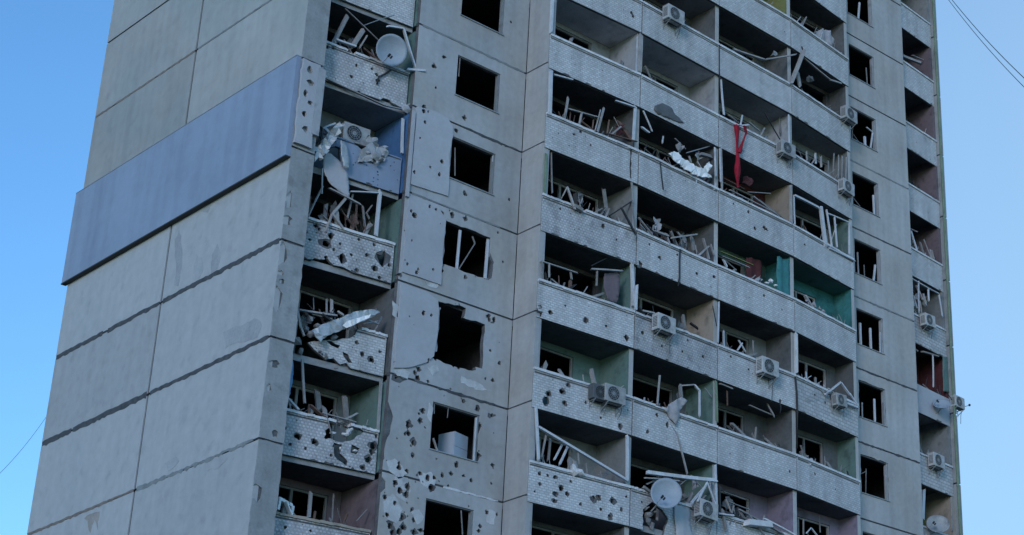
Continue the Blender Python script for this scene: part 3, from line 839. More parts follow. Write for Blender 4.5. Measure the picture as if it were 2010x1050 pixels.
def sheet(name, label, cat, px, A, B, d, m, seed=1, thick=0.02, wave=0.05, group=None, parent=None, waves=5.0, crumple=0.0):
    """a cloth or sheet with an outline on an upright plane, rippled in depth"""
    rg = random.Random(seed)
    pts = [hit(u, v, A, B, 0) for u, v in px]
    L = math.hypot(B[0]-A[0], B[1]-A[1]); e = ((B[0]-A[0])/L, (B[1]-A[1])/L); n = (e[1], -e[0])
    loc = [((p.x-A[0])*e[0]+(p.y-A[1])*e[1], p.z) for p in pts]
    x0 = min(p[0] for p in loc); x1 = max(p[0] for p in loc); z0 = min(p[1] for p in loc); z1 = max(p[1] for p in loc)
    jit = {}
    def fn(a, bb, dep):
        w = wave*(math.sin(a*waves*2+seed)+0.6*math.sin(bb*waves+a*3+seed*2)+0.4*math.sin(a*waves*4.3+bb*2))
        o = d+w-dep+(crumple*jit.setdefault((round(a, 4), round(bb, 4)), rg.uniform(-1, 1)) if crumple else 0)
        return (A[0]+e[0]*a+n[0]*o-base[0], A[1]+e[1]*a+n[1]*o-base[1], bb-base[2])
    base = (A[0]+e[0]*(x0+x1)/2+n[0]*d, A[1]+e[1]*(x0+x1)/2+n[1]*d, z0)
    mb = MB()
    out = ragpoly(loc, 0.012, rg, 0.07)
    # small slits of grid: cut into cells
    cs = 0.16 if crumple else 0.09
    nx = max(2, int((x1-x0)/cs)); nz = max(2, int((z1-z0)/(cs*1.3)))
    polys = [out]; P2 = [Vector(q) for q in out]; E2 = [(i, (i+1) % len(out)) for i in range(len(out))]
    for i in range(nx+1):
        for j in range(nz+1):
            q = (x0+(x1-x0)*(i+rg.uniform(-.2, .2))/nx, z0+(z1-z0)*(j+rg.uniform(-.2, .2))/nz)
            if inside(q, out): P2.append(Vector(q))
    vs, es, fs, *_ = delaunay_2d_cdt(P2, E2, [], 0, 1e-5)
    n0 = len(vs)
    for v in vs: mb.v.append(fn(v.x, v.y, 0))
    for v in vs: mb.v.append(fn(v.x, v.y, thick))
    ed = {}
    for f in fs:
        c = ((vs[f[0]].x+vs[f[1]].x+vs[f[2]].x)/3, (vs[f[0]].y+vs[f[1]].y+vs[f[2]].y)/3)
        if not inside(c, out): continue
        f = tuple(f)
        mb.f.append(f); mb.m.append(0); mb.f.append(tuple(n0+i for i in reversed(f))); mb.m.append(0)
        for i in range(3):
            q = (f[i], f[(i+1) % 3])
            if (q[1], q[0]) in ed: del ed[(q[1], q[0])]
            else: ed[q] = 1
    for (a, b2) in ed: mb.f.append((b2, a, n0+a, n0+b2)); mb.m.append(0)
    o = mb.build(name, m, parent, smooth=not crumple, loc=base if parent is None else None)
    return prop(o, label, cat, group)
def bsheet(name, label, cat, b, px, d, m, **kw):
    A, B, _ = BAYS[b]
    return sheet(name, label, cat, px, A, B, d, M[m], **kw)
def lump(mb, c, r, rg, sq=0.8):
    # a rough chunk
    i = len(mb.v)
    import itertools
    phi = (1+5**.5)/2
    vv = []
    for a, b2 in itertools.product((-1, 1), (-phi, phi)): vv += [(0, a, b2), (a, b2, 0), (b2, 0, a)]
    F = [(a, b2, c2) for a, b2, c2 in itertools.combinations(range(12), 3)
         if all(abs((Vector(vv[x])-Vector(vv[y])).length-2) < 1e-3 for x, y in ((a, b2), (b2, c2), (a, c2)))]
    ax = [rg.uniform(0.5, 1.35) for _ in range(3)]
    rot = Matrix.Rotation(rg.uniform(0, 6), 3, 'Z') @ Matrix.Rotation(rg.uniform(-.6, .6), 3, 'X')
    for v in vv:
        s = r/1.9*rg.uniform(0.6, 1.3)
        q = rot @ Vector((v[0]*s*ax[0], v[1]*s*ax[1], v[2]*s*sq*ax[2]))
        mb.v.append((c[0]+q.x, c[1]+q.y, c[2]+q.z))
    for f in F:
        a, b2, c2 = (Vector(vv[j]) for j in f)
        if (b2-a).cross(c2-a).dot(a) < 0: f = f[::-1]
        mb.f.append(tuple(i+j for j in f)); mb.m.append(0)
def rubble(b, k, label, spots, m='rubble', group=None, name='rubble_heap'):
    P = [(bayhit(b, u, v, d), r) for u, v, r, d in spots]
    base = min((p for p, r in P), key=lambda t: t.z)
    T0 = empty(name, base, label+', '+where(b, k), 'rubble', group)
    rg = random.Random(b*31+k)
    for p, r in P:
        mb = MB(); lump(mb, p-base, r, rg)
        mb.build('chunk', M[m], T0)
    return T0
def jumble(b, k, n, label, seed, f0=0.0, f1=1.0, mats='gpbw', hmax=0.7, over=0.08):
    """broken boards and frame pieces lying against the inside of a parapet"""
    A, B, yb = BAYS[b]
    rg = random.Random(seed)
    zt = {1: 1.15, 6: 0.66}.get(b, 1.0)
    x0 = A[0]+(B[0]-A[0])*(f0+f1)/2; y0 = (A[1]+B[1])/2+0.25
    base = Vector((x0, y0, zk(k)))
    T0 = empty('debris_pile', base, label+', '+where(b, k), 'debris', 'broken timber piled on the balconies')
    for i in range(int(n*1.9)+3):
        t = rg.uniform(f0+0.05, f1-0.06)
        x = A[0]+(B[0]-A[0])*t; y = A[1]+(B[1]-A[1])*t+rg.uniform(0.05, 0.30)
        z = zk(k)+zt-rg.uniform(-0.02, 0.15)
        an = rg.choice([rg.uniform(-0.5, 0.5), rg.uniform(-1.3, 1.3)])
        L = rg.uniform(0.3, 1.0)
        up = abs(math.cos(an))*L
        dx = math.sin(an)*L
        top = min(up, hmax)
        p = Vector((x, y, z)); q = Vector((min(max(x+dx, A[0]+0.2), B[0]-0.2), y+rg.uniform(-0.12, 0.35), z+top))
        wd = rg.choice([0.015, 0.02, 0.03, 0.03, 0.05, 0.12])
        MB().bar(p-base, q-base, wd, wd*rg.uniform(0.3, 0.8), bend=rg.uniform(-.015, .015), rng=rg).build('broken_board', M[MATK[rg.choice(mats)]], T0)
    mb = MB()
    for i in range(n//2):
        t = rg.uniform(f0+0.05, f1-0.05)
        lump(mb, Vector((A[0]+(B[0]-A[0])*t, A[1]+(B[1]-A[1])*t+rg.uniform(0.12, 0.3), zk(k)+zt+rg.uniform(-0.02, 0.05)))-base, rg.uniform(0.03, 0.09), rg)
    prop(mb.build('rubble', M['rubble'], T0), kind='stuff')
    return T0

# --- corner balcony
bars('glazing_wreck', 'snapped pale window frame and long bars', 'window frame', 1, 1,
 """644 0 633 67 .06 .05 .03 p; 682 31 656 82 .11 -.15 .0 p; 714 57 692 91 .13 -.1 .0 p; 721 69 706 93 .06 0 .02 p; 678 17 745 81 .035 .02 .05 g;
 714 50 774 29 .03 .02 .0 s; 761 51 792 56 .07 .10 .12 w; 792 56 816 135 .09 .12 .16 w; 797 136 836 139 .085 .14 .2 w; 660 78 700 92 .09 .06 .06 w""")
bars('loose_rail', 'thin pale rail hanging under the slab', 'rail', 1, 2, "631 150 755 207 .07 .02 .02 p; 755 207 800 216 .06 .02 .02 s; 791 232 789 302 .07 .0 .0 w; 637 250 650 262 .05 .1 .1 w")
rubble(1, 2, 'white torn plaster lump', [(797, 213, .13, .05), (803, 206, .07, .02), (812, 205, .06, -.1)], m='board')
wr = [(583, 268, 612, 308, .20, .12, .25, 'h'), (612, 312, 662, 258, .30, .28, .10, 'h'), (588, 250, 600, 290, .10, .1, .2, 'h'), (600, 285, 640, 300, .16, .3, .35, 'h'),
      (577, 290, 588, 318, .10, .1, .2, 'w'), (625, 262, 655, 245, .12, .05, .15, 'h'), (604, 240, 609, 280, .08, .1, .22, 's'), (615, 245, 618, 285, .07, .1, .25, 'd'),
      (630, 270, 645, 290, .10, .25, .3, 'd'), (596, 300, 606, 318, .12, .25, .3, 'h'), (640, 255, 655, 275, .1, .15, .2, 'h'), (610, 290, 630, 312, .1, .33, .36, 'w'),
      (566, 284, 578, 300, .08, .1, .12, 'd'), (590, 268, 596, 300, .06, .2, .28, 'd'), (618, 298, 625, 280, .05, .37, .37, 'd'), (575, 272, 590, 262, .09, .1, .12, 'w'),
      (600, 262, 622, 252, .09, .15, .2, 'h'), (605, 318, 618, 308, .1, .3, .3, 'h'), (645, 270, 660, 252, .08, .2, .15, 'w'), (633, 252, 628, 286, .05, .2, .3, 'd')]
bars('torn_cladding_heap', 'crumpled grey metal cladding strips hanging off the corner', 'wreckage', 1, 2,
     ';'.join(' '.join(map(str, r)) for r in wr), part='metal_strip', bend=0.06)
bsheet('crumpled_sheet', 'bright crumpled metal cladding sheet bent up at the blue corner', 'sheet', 1, [(606, 306), (618, 286), (640, 262), (655, 247), (663, 254), (655, 272), (636, 296), (622, 315), (612, 318)], 0.36, 'sheet', seed=51, wave=0.02, waves=4, crumple=0.10, thick=0.015)
bsheet('crumpled_sheet', 'pale crumpled cladding sheet folded at the left edge of the corner wreck', 'sheet', 1, [(577, 268), (592, 274), (606, 300), (604, 316), (590, 304), (578, 290)], 0.28, 'board', seed=52, wave=0.02, waves=4, crumple=0.10, thick=0.015)
bsheet('crumpled_sheet', 'small dark torn foil in the middle of the corner wreck', 'sheet', 1, [(600, 245), (622, 250), (630, 268), (618, 288), (604, 280), (596, 262)], 0.16, 'ac_dark', seed=53, wave=0.02, waves=4, crumple=0.10, thick=0.01)
bsheet('dangling_sheet', 'pale curved panel dangling by one edge below the blue corner balcony', 'panel', 1,
       [(632, 298), (648, 304), (664, 318), (679, 342), (682, 366), (683, 391), (662, 377), (645, 362), (635, 345), (631, 325)], 0.10, 'board', seed=3, wave=0.015, waves=1.0)
bsheet('hanging_strip', 'narrow pale strip twisted beside the wrecked air conditioner', 'panel', 1,
       [(661, 280), (671, 283), (677, 300), (679, 325), (676, 338), (668, 333), (662, 310)], 0.22, 'sheet', seed=4, wave=0.03, waves=3)
bsheet('broken_board', 'grey jagged plasterboard leftover right of the air conditioner in the blue storey', 'board', 1, [(718, 268), (738, 272), (742, 290), (758, 286), (760, 305), (752, 318), (738, 322), (725, 318), (700, 320), (706, 296), (716, 290)], 0.06, 'w_white', seed=41, wave=0.01, waves=5, crumple=0.07)
rubble(1, 2, 'jagged grey parapet chunks', [(738, 306, .13, .12), (746, 314, .12, .12), (730, 310, .09, .1), (752, 305, .10, .1), (722, 300, .08, .08), (741, 320, .08, .12), (757, 296, .07, .08), (712, 314, .06, .1)], m='w_white')
bars('glazing_wreck', 'tall white door frame left standing among grey sticks', 'window frame', 1, 3,
 """687 376 746 379 .075 .0 .0 w; 746 376 738 460 .095 .0 .02 w; 633 367 605 424 .05 -.1 .0 p; 677 391 652 420 .085 .05 .05 p; 652 420 639 455 .06 .06 .16 p; 652 420 673 449 .09 .05 .05 p;
 645 369 706 401 .08 .08 .1 p; 692 382 681 431 .05 -.1 -.1 g; 730 403 719 418 .05 -.2 -.2 g; 719 418 725 430 .05 -.2 -.2 g; 584 397 605 424 .05 .05 .02 g; 633 330 632 380 .04 .1 0 s;
 610 385 606 420 .03 -.2 -.1 b; 700 400 698 440 .06 -.3 -.2 b; 712 405 716 445 .05 -.3 -.2 g; 640 400 637 428 .10 -.3 -.2 g; 668 410 690 440 .05 -.1 -.1 b; 664 430 676 452 .03 0 0 p; 725 435 728 455 .05 -.2 -.2 b""")
jumble(1, 3, 14, 'dark tangle of splintered boards', 31, 0.05, 0.8, 'gbbpd', 0.6)
sheet_px = [(604, 654), (627, 640), (665, 627), (691, 615), (730, 611), (739, 616), (725, 626), (710, 633), (690, 641), (669, 650), (634, 664), (620, 677), (613, 665)]
bsheet('torn_sheet', 'long pale crumpled metal sheet slung across the smashed parapet', 'sheet', 1, sheet_px, 0.22, 'sheet', seed=9, wave=0.015, waves=2.5, crumple=0.045, thick=0.03)
bsheet('torn_sheet', 'short white curled sheet lying on the long crumpled one', 'sheet', 1, [(662, 645), (672, 636), (700, 628), (716, 624), (712, 631), (690, 641), (670, 650)], 0.32, 'white', seed=19, wave=0.01, waves=3, crumple=0.04, thick=0.02)
bars('glazing_wreck', 'thin pale sticks behind the crumpled sheet', 'window frame', 1, 4,
 """585 570 581 595 .06 .0 .1 p; 581 595 590 642 .07 .1 .2 p; 590 642 597 660 .06 .2 .2 p; 585 608 663 620 .09 .0 .0 p; 611 616 653 627 .06 -.05 -.05 g; 651 587 651 614 .08 -.3 -.1 p; 641 587 641 614 .05 -.3 -.1 g;
 615 585 616 608 .025 -.3 -.1 g; 749 623 737 646 .05 .0 .05 p; 722 628 745 636 .04 .1 .1 s; 712 636 742 630 .04 .1 .1 s; 663 612 675 620 .08 .1 .1 p; 572 590 578 612 .05 .05 .05 g""")
rubble(1, 4, 'grey chunks of smashed parapet', [(569, 625, .22, -.06), (571, 640, .20, -.04), (570, 668, .24, -.03), (583, 672, .18, 0), (608, 628, .14, -.1), (600, 645, .15, -.05), (622, 640, .12, -.05), (612, 655, .12, .02), (640, 650, .08, 0), (590, 688, .12, 0), (655, 662, .1, .05), (604, 634, .09, 0), (628, 690, .1, .05), (640, 700, .08, .05), (660, 722, .07, .05)], m='rubble', group='rubble heaps')
jumble(1, 4, 10, 'small dark splinters', 41, 0.1, 0.9, 'gbd', 0.4)
bsheet('curtain', 'light blue curtain hanging in the left end of a corner balcony', 'curtain', 1, [(563, 700), (580, 706), (582, 730), (577, 755), (573, 780), (556, 775), (560, 740)], -0.12, 'bluecloth', seed=5, wave=0.03, waves=7)
bars('glazing_wreck', 'leaning white poles beside the blue curtain', 'window frame', 1, 5,
 """593 705 598 791 .06 -.1 .0 p; 559 755 546 789 .06 .05 .05 w; 559 700 557 755 .05 .03 .05 p; 565 781 586 804 .06 .0 .08 w; 631 810 700 829 .06 .0 .0 p; 622 768 626 806 .15 -.7 -.7 g; 748 749 742 842 .075 .02 .02 p; 676 775 680 825 .14 -.8 -.7 g;
 760 745 752 850 .06 .03 .03 g; 640 812 650 850 .03 .03 .05 g""")
rubble(1, 5, 'pale chunks in blown out parapet', [(684, 848, .10, -.02), (676, 853, .08, -.04), (690, 842, .07, -.03), (668, 880, .07, -.02), (697, 885, .08, -.03), (653, 850, .09, -.05)], m='cap', group='rubble heaps')
bars('glazing_wreck', 'upright grey window posts', 'window frame', 1, 6, "610 964 606 1014 .10 -.6 -.5 p; 543 947 540 983 .07 -.2 -.1 g; 655 970 652 1020 .04 -.9 -.8 g; 720 1000 700 1022 .04 -.1 -.1 g")
t = empty('smashed_appliance', bayhit(1, 560, 1007, -.05), 'small white smashed appliance casing on the lowest corner balcony ledge', 'appliance')
for (x, y, z, sx, sy, sz, mt) in [(-.30, 0, 0, .08, .3, .34, 'white'), (.22, 0, 0, .08, .3, .30, 'white'), (-.22, 0, .26, .44, .3, .08, 'white'), (-.22, .25, 0, .44, .04, .26, 'dark')]:
    MB().box((x, y, z), (x+sx, y+sy, z+sz)).build('casing_side', M[mt], t)
MB().bar((-.1, -.02, .28), (.2, -.02, .02), .1, .04).build('torn_flap', M['white'], t)
t.rotation_euler = (0, 0.1, 0.3)

# --- middle balconies
bars('glazing_wreck', 'white glazing frame around cot rails', 'window frame', 2, 1,
 """1081 140 1079 223 .10 .0 .0 w; 1088 147 1125 157 .08 .0 .0 w; 1208 198 1247 211 .09 .0 .0 w; 1247 211 1243 277 .10 .0 .0 w; 1193 262 1250 278 .06 .05 .05 b""")
bars('cot_frame', 'pale upturned cot frame with crooked bars', 'cot', 2, 1,
 """1115 192 1108 232 .07 -.2 -.1 p; 1113 213 1177 231 .07 -.2 -.2 p; 1142 222 1137 245 .06 -.2 -.1 p; 1185 213 1173 258 .07 -.15 -.1 p; 1179 215 1168 256 .04 -.15 -.1 p; 1198 265 1219 248 .09 -.05 -.05 p;
 1165 236 1163 252 .04 -.2 -.1 b; 1196 235 1192 262 .05 -.3 -.1 b; 1120 220 1118 238 .04 -.3 -.2 b; 1213 240 1235 272 .14 -.4 -.3 b; 1205 230 1215 250 .04 -.3 -.2 g""", part='rail')
jumble(2, 1, 12, 'dark brown broken furniture', 21, 0.1, 0.95, 'bbgd', 0.5)
bars('balcony_post', 'white glazing posts at both ends', 'post', 2, 0, "1084 0 1081 64 .09 .02 .02 w; 1258 68 1255 142 .15 .02 .02 p; 1251 72 1249 140 .05 .0 .0 w")
bars('glazing_wreck', 'thin leaning white bars', 'window frame', 3, 1,
 """1263 218 1280 257 .05 .0 .03 w; 1260 250 1273 260 .07 .05 .05 w; 1302 267 1300 280 .05 -.3 -.3 w; 1403 290 1405 345 .06 -.02 -.02 w; 1413 293 1415 358 .06 .02 .02 w; 1347 300 1393 287 .05 -.2 -.2 s;
 1325 272 1345 292 .04 -.3 -.3 g; 1352 305 1357 320 .05 -.1 -.1 p; 1369 318 1380 336 .05 -.05 0 p; 1388 322 1383 348 .06 0 .02 w; 1375 302 1395 308 .12 -.2 -.2 g""")
jumble(3, 1, 16, 'dark jumble of smashed shelves and boards', 22, 0.0, 0.9, 'gbdp', 0.5)
bsheet('white_cloth', 'bright white crumpled cloth slumped over the parapet beside dark debris', 'cloth', 3,
       [(1306, 304), (1318, 299), (1329, 304), (1336, 315), (1352, 322), (1366, 331), (1374, 333), (1388, 319), (1391, 328), (1383, 342), (1392, 351), (1374, 349), (1352, 344), (1336, 330), (1318, 318)], 0.13, 'white', seed=2, wave=0.01, waves=4, crumple=0.05, thick=0.03)
bsheet('grey_piece', 'dark grey ragged patch on a second column parapet', 'tarpaulin', 3, [(1284, 208), (1300, 203), (1318, 212), (1324, 224), (1342, 242), (1330, 240), (1310, 232), (1290, 224), (1283, 216)], 0.03, 'w_dark', seed=6, wave=0.008, waves=6)  # dark ragged patch laid on the parapet face
bars('fallen_plank', 'long bent plank hanging across the opening', 'plank', 4, -1, "1440 97 1500 117 .10 .0 .15 p; 1500 117 1562 107 .10 .15 .1 p; 1578 98 1552 164 .14 .12 .05 p; 1442 103 1480 125 .05 -.1 0 g; 1418 92 1460 118 .05 -.2 -.1 g", part='plank')
bars('fallen_plank', 'thin hanging strip of ceiling lath', 'plank', 5, -1, "1577 113 1630 157 .06 -.1 0 p; 1630 157 1652 164 .06 0 0 p; 1565 140 1570 170 .14 -.1 -.05 p; 1574 92 1578 108 .05 .1 .1 d", part='plank')
jumble(5, -2, 16, 'pale rubbish heaped up with rags', 23, 0.05, 0.9, 'wppg', 0.5)
bsheet('rag', 'pinkish grey rag draped on the rubbish four storeys above the blue band', 'cloth', 5, [(1606, 60), (1620, 54), (1636, 60), (1644, 76), (1640, 90), (1625, 84), (1612, 78)], -.1, 'greycloth', seed=8, wave=0.05, waves=6)
bars('glazing_wreck', 'pale slanting bar and bits of rail', 'window frame', 4, 0,
 "1415 157 1421 225 .06 .02 .02 w; 1457 227 1453 248 .05 0 0 w; 1443 247 1470 245 .06 .02 .02 w; 1500 220 1533 277 .04 .0 .05 d; 1430 226 1446 238 .05 0 0 g; 1470 240 1490 256 .05 0 0 p; 1548 225 1550 300 .06 .02 .02 w; 1530 228 1531 262 .06 -.5 -.4 g; 1410 230 1450 242 .05 -.3 -.3 b")
bars('slat_screen', 'row of upright grey slats', 'screen', 5, 0, "1583 297 1584 318 .05 -.1 -.1 p; 1600 300 1601 322 .06 -.1 -.1 w; 1611 306 1612 328 .08 -.1 -.1 p; 1637 302 1635 343 .05 .0 .0 g; 1646 304 1645 348 .04 0 0 p; 1653 306 1652 352 .04 0 0 p; 1661 308 1660 356 .04 0 0 p; 1626 316 1626 336 .05 -.1 -.1 g", part='slat')
bars('glazing_wreck', 'fallen pale laths lying against the parapet', 'window frame', 4, 1, "1433 373 1520 417 .05 -.05 0 p; 1467 377 1513 380 .05 -.2 -.2 p; 1478 385 1530 425 .06 0 0 p; 1420 350 1462 372 .06 -.3 -.2 b; 1440 395 1490 410 .05 -.1 -.1 b; 1490 392 1540 430 .04 -.1 -.1 g; 1415 292 1417 370 .06 .02 .02 p; 1404 360 1402 372 .06 0 0 w; 1368 350 1366 362 .04 .02 .02 w")
bars('glazing_wreck', 'big white glazing frame with leaning sashes', 'window frame', 5, 1,
 """1558 383 1607 408 .09 .02 .02 w; 1611 407 1621 484 .13 .02 .04 w; 1622 411 1633 486 .06 .02 .06 w; 1638 427 1643 486 .06 .02 .05 w; 1667 437 1667 500 .08 .02 .02 w; 1625 419 1667 437 .05 .02 .02 w; 1632 472 1642 440 .03 .0 .0 w;
 1627 487 1677 512 .09 .04 .04 w; 1552 363 1553 436 .10 .02 .02 p; 1558 383 1560 440 .05 .0 .0 w""")
bars('glazing_wreck', 'bent white frame end and dark bars', 'window frame', 2, 2,
 "1103 387 1113 367 .08 .0 .05 p; 1113 367 1128 410 .07 .05 .12 p; 1128 405 1140 412 .14 .1 .1 g; 1197 423 1243 393 .05 -.1 -.2 d; 1220 408 1248 460 .06 .1 .15 d; 1072 300 1069 384 .06 .0 .0 n; 1082 300 1084 380 .04 -.1 -.1 g; 1185 372 1190 410 .12 -.6 -.5 g; 1240 360 1243 400 .07 .0 .0 p")
jumble(2, 2, 16, 'charred broken boards', 24, 0.25, 0.98, 'bgdp', 0.45)
bars('glazing_wreck', 'crossed pale splinters with a hanging bar', 'window frame', 3, 2,
 """1253 427 1280 460 .05 .08 .08 g; 1317 467 1367 460 .06 .0 .0 p; 1373 500 1391 483 .09 .02 .02 p; 1380 467 1391 507 .08 .0 .02 p; 1283 453 1310 463 .09 .03 .03 p; 1307 458 1314 478 .07 .0 .03 p; 1338 470 1337 495 .03 0 0 g; 1358 466 1362 492 .12 -.2 -.1 g;
 1241 392 1247 455 .05 .05 .05 g; 1395 480 1402 502 .05 0 0 p; 1268 440 1290 462 .04 .1 .1 d; 1330 455 1345 478 .05 -.1 0 g""")
jumble(3, 2, 22, 'tall charred tangle of boards', 25, 0.02, 0.95, 'bgdpg', 0.55)
bars('curtain_rail', 'olive pelmet boards fallen at a slant', 'rail', 4, 2, "1413 493 1477 520 .06 -.4 -.4 o; 1418 503 1470 525 .05 -.3 -.3 p; 1420 510 1427 524 .06 -.1 -.1 w; 1424 512 1445 530 .04 -.2 -.2 g", part='board')
bsheet('curtain', 'dark red curtain beside the teal one on a third column balcony', 'curtain', 4, [(1497, 492), (1527, 500), (1527, 552), (1510, 560), (1499, 545)], -0.75, 'w_red', seed=12, wave=0.03, waves=7)
bsheet('curtain', 'teal curtain bunched at the divider of a third column balcony', 'curtain', 4, [(1533, 500), (1556, 508), (1558, 582), (1540, 578), (1532, 570)], -0.15, 'w_teal', seed=13, wave=0.035, waves=8)
rubble(4, 2, 'white rag bundles', [(1513, 552, .12, -.1), (1505, 556, .10, -.05), (1522, 560, .08, -.05)], m='white')
rubble(5, 2, 'small grey and white bundles', [(1588, 594, .1, -.1), (1598, 598, .12, -.1), (1608, 606, .09, -.05), (1583, 590, .07, -.1), (1615, 610, .06, 0)], m='greycloth')
bars('glazing_wreck', 'fallen grey window head and boards', 'window frame', 2, 3, "1063 513 1133 536 .07 .0 -.1 p; 1078 519 1078 543 .05 .0 .0 p; 1160 528 1220 532 .08 .0 -.05 p; 1172 531 1171 560 .05 0 0 g; 1120 534 1122 548 .05 -.1 -.1 g; 1240 516 1243 600 .10 -.05 -.05 c; 1205 500 1160 522 .05 -.3 -.1 d; 1064 512 1066 555 .05 .02 .02 g")
bsheet('hanging_board', 'brown pinkish torn board hanging in a first column balcony', 'board', 2, [(1192, 534), (1219, 532), (1222, 560), (1216, 592), (1198, 585), (1190, 560)], -0.12, 'w_pink', seed=14, wave=0.02, waves=3)
bars('glazing_wreck', 'flaking pale post and thin black bars', 'window frame', 3, 3, "1250 560 1248 608 .07 .02 .02 w; 1411 593 1409 672 .06 .02 .02 w; 1399 600 1407 640 .03 .0 .0 d; 1262 610 1285 615 .07 .02 .02 p; 1281 600 1283 612 .02 0 0 d; 1340 620 1345 650 .1 -.7 -.7 g; 1355 634 1370 645 .08 -.6 -.6 d")
bars('glazing_wreck', 'small white window pieces standing up', 'window frame', 4, 3, "1420 650 1421 683 .06 -.3 -.3 w; 1447 688 1457 673 .06 -.2 -.2 w; 1450 668 1463 690 .05 -.2 -.2 w; 1478 668 1479 700 .05 -.3 -.3 g; 1562 654 1563 733 .11 .02 .02 c")
bars('glazing_wreck', 'white stick and bent white pipe', 'window frame', 3, 4,
 "1295 738 1290 797 .05 -.05 -.05 p; 1337 757 1363 755 .06 -.2 -.15 p; 1363 755 1373 767 .06 -.15 -.1 w; 1373 767 1373 817 .06 -.1 -.1 w; 1335 757 1338 790 .10 -.2 -.1 g; 1384 762 1396 778 .03 -.1 -.1 p; 1405 748 1407 828 .07 .0 .0 n; 1275 790 1300 800 .06 .02 .02 b")
bsheet('hanging_cloth', 'pale ragged cloth hanging over a second column parapet above the thin rod', 'cloth', 3, [(1335, 780), (1343, 788), (1338, 798), (1330, 808), (1331, 820), (1322, 836), (1311, 818), (1300, 806), (1308, 795), (1322, 786)], 0.10, 'greycloth', seed=15, wave=0.04, waves=7)
bars('hanging_rod', 'thin pale rod dangling below the ragged cloth', 'rod', 3, 4, "1328 848 1349 930 .055 .10 .15 p; 1318 835 1328 850 .02 .1 .1 s", part='rod')
bars('glazing_wreck', 'fallen blind slats under the ceiling', 'window frame', 4, 4, "1413 753 1437 763 .06 -.1 -.1 p; 1427 767 1428 795 .04 -.2 -.2 b; 1500 782 1520 818 .08 -.4 -.2 g; 1470 795 1516 815 .06 -.4 -.3 g; 1484 838 1482 862 .05 -.8 -.8 p", part='slat')
bars('glazing_wreck', 'long white pole slanting down across the opening', 'window frame', 2, 5,
 """1052 803 1057 902 .08 .02 .04 w; 1055 837 1231 943 .09 .04 .04 w; 1072 853 1063 897 .05 -.1 -.1 p; 1115 875 1098 912 .06 -.2 -.1 w; 1103 873 1088 902 .05 -.2 -.1 w; 1231 855 1231 945 .09 .0 .0 w; 1080 860 1076 905 .07 -.3 -.2 g; 1134 882 1136 910 .05 -.8 -.8 p""")
rubble(2, 5, 'rounded white sack', [(1126, 921, .24, .0), (1134, 926, .16, .03)], m='cap')
bars('wrecked_canopy', 'collapsed pale canopy lattice above the satellite dish', 'canopy', 3, 5,
 """1270 927 1405 943 .13 .35 .10 c; 1267 938 1333 944 .06 .3 .3 p; 1333 953 1357 933 .04 .2 .2 s; 1357 933 1377 957 .04 .2 .2 s; 1357 987 1383 957 .08 .25 .2 w; 1404 913 1407 1010 .08 .05 .15 w; 1388 947 1370 983 .05 .3 .4 w;
 1388 947 1408 1000 .05 .3 .4 w; 1330 987 1357 994 .08 .1 .1 c; 1285 944 1283 960 .05 .1 .2 s; 1300 934 1302 948 .03 .3 .3 d; 1320 936 1320 950 .03 .3 .3 d; 1393 943 1400 990 .03 .2 .3 p; 1270 950 1290 940 .07 .2 .2 g; 1262 955 1275 965 .09 .1 .1 g; 1283 938 1340 946 .05 .1 .1 g""", part='canopy_bar')
bsheet('hanging_sheet', 'pale sheet hanging over the parapet beside the lower satellite dish', 'sheet', 3, [(1321, 990), (1352, 995), (1352, 1030), (1358, 1062), (1326, 1060), (1321, 1020)], 0.09, 'board', seed=16, wave=0.02, waves=4)
rubble(3, 5, 'crumbled parapet chunks', [(1272, 1010, .14, -.02), (1285, 1005, .12, -.02), (1273, 1022, .12, 0), (1290, 1018, .10, 0), (1268, 998, .1, -.05), (1280, 1032, .13, 0)], m='rubble')
jumble(3, 5, 12, 'twisted laths tangled with wire', 26, 0.1, 0.95, 'gpds', 0.6)
bars('collapsed_shelving', 'grey collapsed shelves and pale slab', 'shelving', 4, 5,
 """1450 1000 1535 1047 .08 .05 .1 g; 1462 1025 1512 1031 .28 .15 .15 c; 1430 985 1470 1000 .06 -.1 -.1 g; 1420 965 1460 980 .05 -.3 -.3 g; 1425 1005 1462 1020 .06 0 0 d; 1440 992 1432 1030 .05 0 0 g; 1418 1000 1425 1040 .09 .05 .1 g;
 1470 1010 1500 1050 .05 .1 .1 g; 1500 1018 1560 1050 .07 .1 .1 c; 1425 980 1447 1035 .04 0 0 p; 1410 1008 1440 1012 .09 .1 .1 c; 1412 955 1414 1012 .06 0 0 d""", part='shelf_board')
jumble(4, 5, 14, 'broken grey timber', 27, 0.05, 0.8, 'gpdg', 0.5)
bars('glazing_wreck', 'white tent shaped frame pieces', 'window frame', 5, 3,
 "1620 774 1650 750 .07 .1 .2 w; 1650 750 1668 775 .07 .2 .2 w; 1583 782 1632 768 .035 .1 .2 p; 1657 790 1684 800 .09 .1 .1 w; 1582 730 1583 750 .05 -.3 -.3 w; 1600 742 1601 757 .09 -.3 -.3 g; 1668 772 1684 797 .05 .05 .05 w; 1610 765 1618 775 .1 0 0 p; 1625 762 1640 775 .08 0 .1 p; 1585 742 1592 738 .03 -.2 -.2 w")
jumble(5, 3, 8, 'small pale scraps', 28, 0.1, 0.7, 'pwg', 0.3)
rubble(5, 4, 'small white appliances and bundles', [(1584, 896, .09, -.05), (1592, 902, .10, -.05), (1600, 908, .08, 0), (1590, 912, .06, .02)], m='board')
bars('glazing_wreck', 'little white sticks', 'window frame', 5, 5, "1583 1046 1592 1036 .05 .0 .0 w; 1592 1036 1603 1050 .05 .0 .0 w; 1577 1020 1577 1050 .05 -.3 -.3 g; 1608 1012 1610 1045 .05 -1.0 -1.0 p")
